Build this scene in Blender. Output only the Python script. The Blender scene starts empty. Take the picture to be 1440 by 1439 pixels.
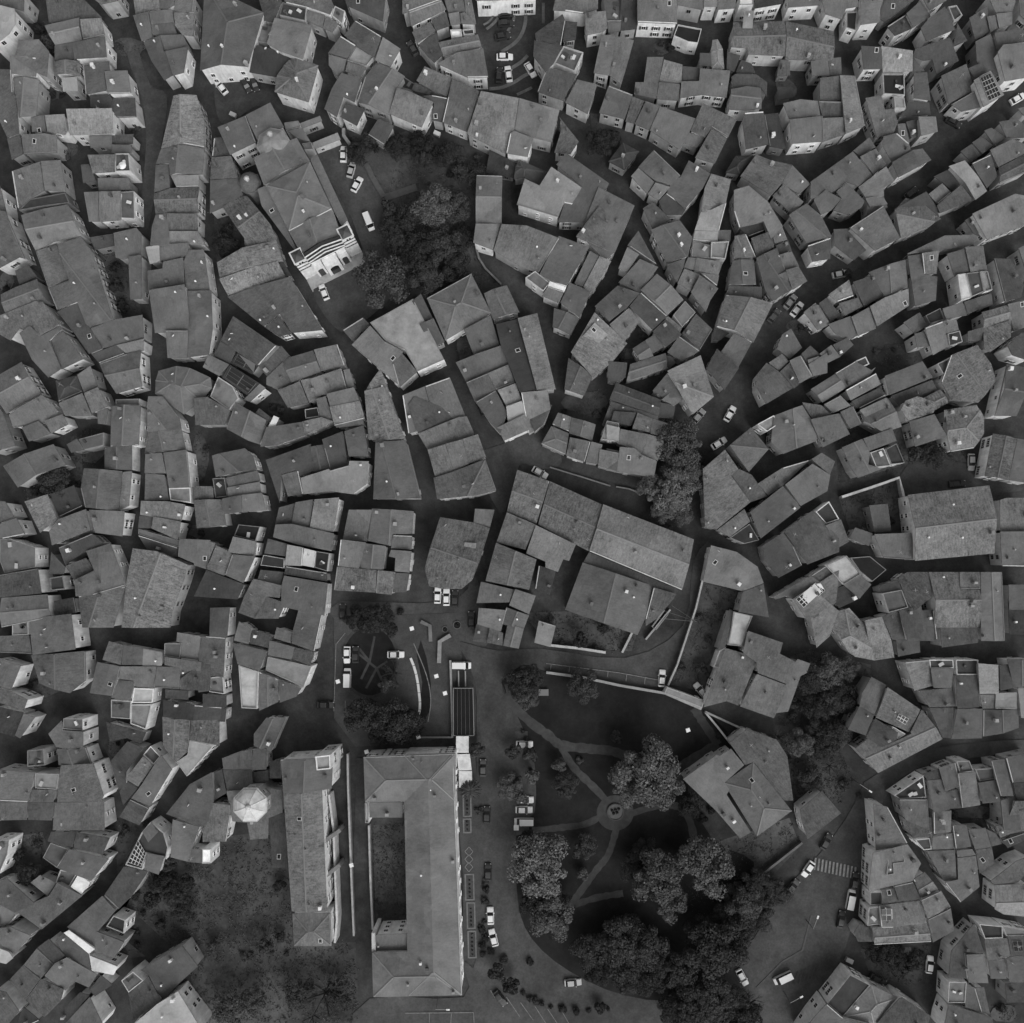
import bpy, bmesh, math, random
from mathutils import Vector, Euler
random.seed(7)
SC = bpy.context.scene
H = 260.0          # camera height over the streets, metres
S = 0.18           # metres on the ground per photo pixel
# ---------------------------------------------------------------- camera
cam = bpy.data.cameras.new('camera'); co = bpy.data.objects.new('camera', cam)
SC.collection.objects.link(co); SC.camera = co
TILT = (math.radians(3.2), math.radians(1.0), 0.0)   # the drone looks a few degrees off straight down
co.location = (0, 0, H); co.rotation_euler = TILT
RM = Euler(TILT).to_matrix(); RI = RM.transposed()
cam.sensor_width = 36; cam.lens = 36 * H / (1440 * S); cam.clip_end = 20000; cam.clip_start = 1
# ---------------------------------------------------------------- sky, sun
SUN_EL, SUN_AZ = math.radians(46), math.radians(150)    # azimuth clockwise from north (+Y)
W = bpy.data.worlds.new('World'); SC.world = W; W.use_nodes = True
nt = W.node_tree; nt.nodes.clear()
sky = nt.nodes.new('ShaderNodeTexSky'); sky.sky_type = 'NISHITA'; sky.sun_disc = False
sky.sun_elevation = SUN_EL; sky.sun_rotation = SUN_AZ; sky.air_density = 1.6; sky.dust_density = 5.0
bw = nt.nodes.new('ShaderNodeRGBToBW'); bg = nt.nodes.new('ShaderNodeBackground'); wo = nt.nodes.new('ShaderNodeOutputWorld')
nt.links.new(sky.outputs[0], bw.inputs[0]); nt.links.new(bw.outputs[0], bg.inputs[0]); bg.inputs[1].default_value = 0.145
nt.links.new(bg.outputs[0], wo.inputs[0])
sl = bpy.data.lights.new('sun', 'SUN'); so = bpy.data.objects.new('sun', sl); SC.collection.objects.link(so)
sl.energy = 1.1; sl.angle = math.radians(40); sl.color = (1, 1, 1)
sd = Vector((math.sin(SUN_AZ) * math.cos(SUN_EL), math.cos(SUN_AZ) * math.cos(SUN_EL), math.sin(SUN_EL)))
so.rotation_euler = sd.to_track_quat('Z', 'Y').to_euler(); so.location = (0, 0, 300)
SC.view_settings.view_transform = 'Standard'; SC.view_settings.look = 'None'
SC.view_settings.exposure = -0.12; SC.view_settings.gamma = 1.0
SC.render.resolution_x = 1024; SC.render.resolution_y = 1023
C = SC.collection
# ---------------------------------------------------------------- helpers
def lin(v):
    v /= 255.0
    return v / 12.92 if v <= 0.04045 else ((v + 0.055) / 1.055) ** 2.4
def P(px, py, z=0.0):                         # a point of the place that the photo shows at (px, py), at height z
    d = RM @ Vector(((px - 720) * S / H, (719.5 - py) * S / H, -1.0))
    k = (H - z) / -d.z; return (d.x * k, d.y * k)
def Q(x, y, z):                               # and back: where a point shows in the photo
    d = RI @ Vector((x, y, z - H)); return (720 + d.x / -d.z * H / S, 719.5 - d.y / -d.z * H / S)
def SL(py): return S / (math.cos(TILT[0]) - (719.5 - py) * S / H * math.sin(TILT[0]))   # metres per photo pixel at that row
def add(name, bm_or_me, mats, parent=None, loc=(0, 0, 0), rz=0, color=None, **kw):
    if isinstance(bm_or_me, bmesh.types.BMesh):
        me = bpy.data.meshes.new(name); bm_or_me.to_mesh(me); bm_or_me.free()
        for m in (mats if isinstance(mats, (list, tuple)) else [mats]): me.materials.append(m)
    else: me = bm_or_me
    o = bpy.data.objects.new(name, me); C.objects.link(o)
    o.location = loc; o.rotation_euler = (0, 0, rz)
    if parent: o.parent = parent
    if color is not None: o.color = (color, color, color, kw.pop('alpha', 1.0))
    kw.pop('alpha', None)
    for k, v in kw.items(): o[k] = v
    return o
def empty(name, loc=(0, 0, 0), rz=0, **kw):
    o = bpy.data.objects.new(name, None); C.objects.link(o); o.location = loc; o.rotation_euler = (0, 0, rz)
    o.empty_display_size = 0.5
    for k, v in kw.items(): o[k] = v
    return o
def box(bm, c, s, rz=0, mat=0, taper=1.0):    # centre, full sizes
    cx, cy, cz = c; hx, hy, hz = s[0] / 2, s[1] / 2, s[2] / 2; ca, sa = math.cos(rz), math.sin(rz); v = []
    for dz, t in ((-hz, 1.0), (hz, taper)):
        for dx, dy in ((-hx, -hy), (hx, -hy), (hx, hy), (-hx, hy)):
            dx *= t; dy *= t
            v.append(bm.verts.new((cx + dx * ca - dy * sa, cy + dx * sa + dy * ca, cz + dz)))
    for f in ((0, 3, 2, 1), (4, 5, 6, 7), (0, 1, 5, 4), (1, 2, 6, 5), (2, 3, 7, 6), (3, 0, 4, 7)):
        bm.faces.new([v[i] for i in f]).material_index = mat
def prism(bm, pts, z0, z1, mat=0):
    a = [bm.verts.new((x, y, z0)) for x, y in pts]; b = [bm.verts.new((x, y, z1)) for x, y in pts]; n = len(pts)
    bm.faces.new(b).material_index = mat; bm.faces.new(a[::-1]).material_index = mat
    for i in range(n): bm.faces.new((a[i], a[(i + 1) % n], b[(i + 1) % n], b[i])).material_index = mat
def lathe(bm, prof, n=16, mat=0, cx=0, cy=0, ph=0):
    rings = []
    for r, z in prof:
        rings.append([bm.verts.new((cx + r * math.cos(ph + 2 * math.pi * k / n), cy + r * math.sin(ph + 2 * math.pi * k / n), z)) for k in range(n)])
    for a, b in zip(rings, rings[1:]):
        for k in range(n): bm.faces.new((a[k], a[(k + 1) % n], b[(k + 1) % n], b[k])).material_index = mat
    bm.faces.new(rings[-1]).material_index = mat; bm.faces.new(rings[0][::-1]).material_index = mat
def strip(bm, pts, w, z0, z1, mat=0):         # a wall or band of width w along a polyline
    L, R = [], []
    n = len(pts)
    for i in range(n):
        a = Vector(pts[max(i - 1, 0)]); b = Vector(pts[min(i + 1, n - 1)]); d = (b - a).normalized(); q = Vector((-d.y, d.x)) * w / 2
        p = Vector(pts[i]); L.append(p + q); R.append(p - q)
    for i in range(n - 1):
        q = [R[i], R[i + 1], L[i + 1], L[i]]
        prism(bm, [(v.x, v.y) for v in q], z0, z1, mat)
# ---------------------------------------------------------------- materials
def mat(name, build, rough=0.85, spec=0.2):
    m = bpy.data.materials.new(name); m.use_nodes = True; t = m.node_tree; b = t.nodes['Principled BSDF']
    b.inputs['Roughness'].default_value = rough; b.inputs['Specular IOR Level'].default_value = spec
    build(t, b); return m
def N(t, kind, **kw):
    n = t.nodes.new('ShaderNode' + kind)
    for k, v in kw.items(): setattr(n, k, v)
    return n
def mth(t, op, a, b=None, clamp=False):
    n = N(t, 'Math', operation=op, use_clamp=clamp)
    for i, v in enumerate((a, b)):
        if v is None: continue
        if hasattr(v, 'is_linked') or hasattr(v, 'links'): t.links.new(v, n.inputs[i])
        else: n.inputs[i].default_value = v
    return n.outputs[0]
def noise(t, vec, scale, detail=3.0, rough=0.55):
    n = N(t, 'TexNoise'); n.inputs['Scale'].default_value = scale; n.inputs['Detail'].default_value = detail
    n.inputs['Roughness'].default_value = rough; t.links.new(vec, n.inputs['Vector']); return n.outputs['Fac']
def mapr(t, x, a, b, c, d):
    n = N(t, 'MapRange'); t.links.new(x, n.inputs[0])
    for i, v in enumerate((a, b, c, d)): n.inputs[i + 1].default_value = v
    return n.outputs[0]
def objcol(t):
    oi = N(t, 'ObjectInfo'); b = N(t, 'RGBToBW'); t.links.new(oi.outputs['Color'], b.inputs[0]); return b.outputs[0], oi
def setcol(t, b, x): t.links.new(x, b.inputs['Base Color'])
def bump(t, b, x, strength, dist):
    n = N(t, 'Bump'); n.inputs['Strength'].default_value = strength; n.inputs['Distance'].default_value = dist
    t.links.new(x, n.inputs['Height']); t.links.new(n.outputs[0], b.inputs['Normal'])
def b_roof(t, b):
    uv = N(t, 'UVMap'); uv.uv_map = 'UVMap'
    geo = N(t, 'NewGeometry'); g, oi = objcol(t)
    mp = N(t, 'Mapping'); mp.inputs['Scale'].default_value = (2.6, 0.55, 1); t.links.new(uv.outputs[0], mp.inputs[0])
    rows = noise(t, mp.outputs[0], 1.0, 2.0)                     # weathered tile rows, long down the slope
    fine = noise(t, geo.outputs['Position'], 2.6, 3.0, 0.7)      # single tiles lighter and darker
    big = noise(t, geo.outputs['Position'], 0.16, 3.0)           # lichen and old repairs
    mid = noise(t, geo.outputs['Position'], 0.9, 4.0, 0.75)
    amp = oi.outputs['Alpha']                                    # how coarse and patched this roof's tiles are
    f = mth(t, 'ADD', mth(t, 'MULTIPLY', mth(t, 'SUBTRACT', fine, 0.5), 0.9), mth(t, 'MULTIPLY', mth(t, 'SUBTRACT', rows, 0.5), 0.7))
    f = mth(t, 'ADD', f, mth(t, 'MULTIPLY', mth(t, 'SUBTRACT', mid, 0.5), 0.8))
    wv = N(t, 'TexWave'); wv.inputs['Scale'].default_value = 1.25; wv.bands_direction = 'X'; wv.inputs['Distortion'].default_value = 2.2; wv.inputs['Detail'].default_value = 2.0
    t.links.new(uv.outputs[0], wv.inputs['Vector'])
    f = mth(t, 'ADD', f, mth(t, 'MULTIPLY', mth(t, 'SUBTRACT', wv.outputs['Fac'], 0.5), 0.14))
    f = mth(t, 'MULTIPLY', f, amp)
    f = mth(t, 'ADD', f, mth(t, 'MULTIPLY', mth(t, 'SUBTRACT', big, 0.5), 1.0))
    moss = noise(t, geo.outputs['Position'], 0.33, 5.0, 0.75)      # dark lichen stains with ragged edges
    f = mth(t, 'SUBTRACT', f, mth(t, 'MULTIPLY', mapr(t, moss, 0.58, 0.72, 0.0, 0.28), amp))
    vo = N(t, 'TexVoronoi'); vo.inputs['Scale'].default_value = 0.13; vo.distance = 'MANHATTAN'; t.links.new(uv.outputs[0], vo.inputs['Vector'])
    bwv = N(t, 'RGBToBW'); t.links.new(vo.outputs['Color'], bwv.inputs[0])
    f = mth(t, 'ADD', f, mapr(t, bwv.outputs[0], 0.2, 0.8, -0.09, 0.09))   # areas relaid at different times
    f = mth(t, 'ADD', f, 1.0)
    setcol(t, b, mth(t, 'MULTIPLY', g, f)); bump(t, b, wv.outputs['Fac'], 0.45, 0.05)
    sag = N(t, 'Bump'); sag.inputs['Strength'].default_value = 0.55; sag.inputs['Distance'].default_value = 0.5    # sagging, uneven courses
    t.links.new(noise(t, geo.outputs['Position'], 0.45, 2.0), sag.inputs['Height'])
    top = b.inputs['Normal'].links[0].from_node; t.links.new(sag.outputs[0], top.inputs['Normal'])
def b_wall(t, b):
    geo = N(t, 'NewGeometry'); g, oi = objcol(t)
    st = N(t, 'Mapping'); st.inputs['Scale'].default_value = (1.2, 1.2, 0.25); t.links.new(geo.outputs['Position'], st.inputs[0])
    a = noise(t, st.outputs[0], 1.0, 4.0, 0.7); c = noise(t, geo.outputs['Position'], 0.35, 3.0)
    f = mth(t, 'ADD', mapr(t, a, 0.25, 0.75, 0.72, 1.12), mapr(t, c, 0.2, 0.8, -0.22, 0.16))
    setcol(t, b, mth(t, 'MULTIPLY', g, f))
def b_flat(t, b):
    geo = N(t, 'NewGeometry'); g, oi = objcol(t)
    a = noise(t, geo.outputs['Position'], 0.5, 5.0, 0.7); c = noise(t, geo.outputs['Position'], 0.09, 2.0)
    f = mth(t, 'ADD', mapr(t, a, 0.25, 0.75, 0.6, 1.22), mapr(t, c, 0.3, 0.7, -0.12, 0.12))
    setcol(t, b, mth(t, 'MULTIPLY', g, f))
def b_plain(t, b):
    g, oi = objcol(t); setcol(t, b, g)
def ground(v, lo, hi, s1, s2, det=5.0, fine=None):
    def f(t, b):
        geo = N(t, 'NewGeometry')
        a = mapr(t, noise(t, geo.outputs['Position'], s1, det, 0.65), 0.3, 0.7, lo, hi)
        c = mapr(t, noise(t, geo.outputs['Position'], s2, 4.0, 0.6), 0.3, 0.7, 0.82, 1.18)
        x = mth(t, 'MULTIPLY', mth(t, 'MULTIPLY', a, c), v)
        if fine: x = mth(t, 'MULTIPLY', x, mapr(t, noise(t, geo.outputs['Position'], fine, 2.0), 0.3, 0.7, 0.85, 1.15))
        setcol(t, b, x)
    return f
def b_leaf(t, b):
    geo = N(t, 'NewGeometry'); g, oi = objcol(t)
    a = noise(t, geo.outputs['Position'], 0.8, 3.0); r = mapr(t, geo.outputs['Random Per Island'], 0, 1, 0.72, 1.3)
    setcol(t, b, mth(t, 'MULTIPLY', mth(t, 'MULTIPLY', g, mapr(t, a, 0.3, 0.7, 0.7, 1.35)), r))
M = dict(
    roof=mat('clay_tiles', b_roof), wall=mat('render_wall', b_wall), flat=mat('terrace_floor', b_flat), plain=mat('painted', b_plain, 0.5, 0.4),
    leaf=mat('foliage', b_leaf, 0.7, 0.2), bark=mat('bark', b_flat),
    asphalt=mat('asphalt', ground(0.043, 0.4, 1.6, 0.09, 0.7, 7, 2.2)), road=mat('open_road', ground(0.066, 0.55, 1.35, 0.06, 0.45, 7, 2.2)), paving=mat('stone_paving', ground(0.062, 0.75, 1.25, 0.05, 0.5, 5, 3.0)),
    lawn=mat('lawn', ground(0.0135, 0.35, 1.8, 0.07, 0.5, 8, 1.8)), path=mat('gravel_path', ground(0.052, 0.8, 1.2, 0.1, 0.8)),
    soil=mat('rough_garden', ground(0.068, 0.25, 1.7, 0.06, 0.3, 8, 1.6)), paint=mat('road_paint', ground(0.20, 0.6, 1.3, 1.5, 4.0)),
    glass=mat('dark_glass', lambda t, b: b.inputs['Base Color'].__setattr__('default_value', (.012, .012, .012, 1)), 0.15, 0.5),
    shutter=mat('painted_shutter', lambda t, b: b.inputs['Base Color'].__setattr__('default_value', (.09, .09, .09, 1)), 0.7), band=mat('pale_cobbles', ground(0.115, 0.7, 1.3, 0.3, 2.0)),
    tyre=mat('rubber', lambda t, b: b.inputs['Base Color'].__setattr__('default_value', (.015, .015, .015, 1)), 0.8),
    cell=mat('solar_cell', lambda t, b: b.inputs['Base Color'].__setattr__('default_value', (.02, .02, .02, 1)), 0.25, 0.5),
    water=mat('water', lambda t, b: b.inputs['Base Color'].__setattr__('default_value', (.01, .01, .01, 1)), 0.1, 0.5))
ROOFV = {0: 32, 1: 44, 2: 62, 3: 80, 4: 98, 5: 110, 6: 127, 7: 150, 8: 192, 9: 236}
WALLV = {5: 140, 6: 178, 7: 212, 8: 242, 9: 255}
# ---------------------------------------------------------------- how the labels point a thing out
LANDMARKS = [('striped church front', 465, 365), ('church apse', 375, 200), ('pale octagonal dome', 352, 1132), ('long buttressed church', 440, 1220),
 ('U-shaped building', 590, 1200), ('round park fountain', 865, 1141), ('solar grid roof', 1392, 120), ('curved paved plaza', 705, 65),
 ('pale concrete roof', 585, 455), ('big right-hand barn roof', 1337, 738), ('bright open roof terrace', 1192, 805), ('trees at the fork', 945, 675),
 ('zebra crossing', 1175, 1215), ('wooded garden', 605, 320), ('big hipped roof', 328, 50), ('wooded slope', 1155, 1030),
 ('paired white cars', 622, 838), ('long white roof', 228, 1420), ('leafy left-edge courtyard', 72, 676), ('walled garden strip', 165, 395),
 ('overgrown garden', 300, 1290), ('top left corner', 0, 0), ('top right corner', 1440, 0), ('bottom left corner', 0, 1439), ('bottom right corner', 1440, 1439),
 ('long warehouse roof', 865, 760), ('lawn with paths', 860, 1010), ('round plaza garden', 518, 940), ('street fork', 1110, 430),
 ('left edge middle', 0, 900), ('white awnings', 655, 1080), ('right edge middle', 1440, 560), ('speckled corner house', 1365, 525), ('narrow white-walled lane', 190, 700),
 ('walled dirt yard', 1225, 730), ('top edge middle', 930, 0), ('bright corner terrace', 345, 970), ('dark long roof', 735, 490), ('white-fronted corner house', 725, 610),
 ('cars by the church', 493, 240), ('scattered garden courtyard', 860, 200), ('pale conical roof', 1008, 80), ('slanted parking bays', 760, 1425), ('cars at the park edge', 737, 1140), ('framed flower beds', 664, 1300), ('park road bend', 800, 1380), ('lower right grove', 1000, 1370), ('dark grove', 870, 1350), ('dark crossing lawn', 932, 1164), ('rear garden trees', 395, 1320), ('bare garden tree', 452, 1408)]
ORD = ['', 'second ', 'third ', 'fourth ', 'fifth ', 'sixth ', 'seventh ', 'eighth ', 'ninth ', 'tenth ', 'eleventh ', 'twelfth ', 'thirteenth ', 'fourteenth ', 'fifteenth ', 'sixteenth ', 'seventeenth ', 'eighteenth ', 'nineteenth ', 'twentieth '] + ['twenty-%s ' % w for w in ('first', 'second', 'third', 'fourth', 'fifth', 'sixth', 'seventh', 'eighth', 'ninth')]
DIRS = ['right of', 'above and right of', 'above', 'above and left of', 'left of', 'below and left of', 'below', 'below and right of']
def point_out(items):                        # items: (object, adjective phrase, px, py) of one kind
    cells = {}
    for it in items:
        o, ph, x, y = it
        n, lx, ly = min(LANDMARKS, key=lambda l: (l[1] - x) ** 2 + (l[2] - y) ** 2)
        d = int(round(math.degrees(math.atan2(-(y - ly), x - lx)) / 45)) % 8
        cells.setdefault((n, d), []).append((math.hypot(x - lx, y - ly), it))
    for (n, d), L in cells.items():
        L.sort(key=lambda q: q[0])
        for k, (r, it) in enumerate(L):
            rank = (ORD[k] if k < len(ORD) else 'number %d ' % (k + 1)) + 'nearest ' if len(L) > 1 else ''
            t = it[1] + ', ' + rank + DIRS[d] + ' the ' + n
            if len(t.split()) > 16: t = t.replace(' medium', '').replace(' leafy', '')
            it[0]['label'] = t
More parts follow.
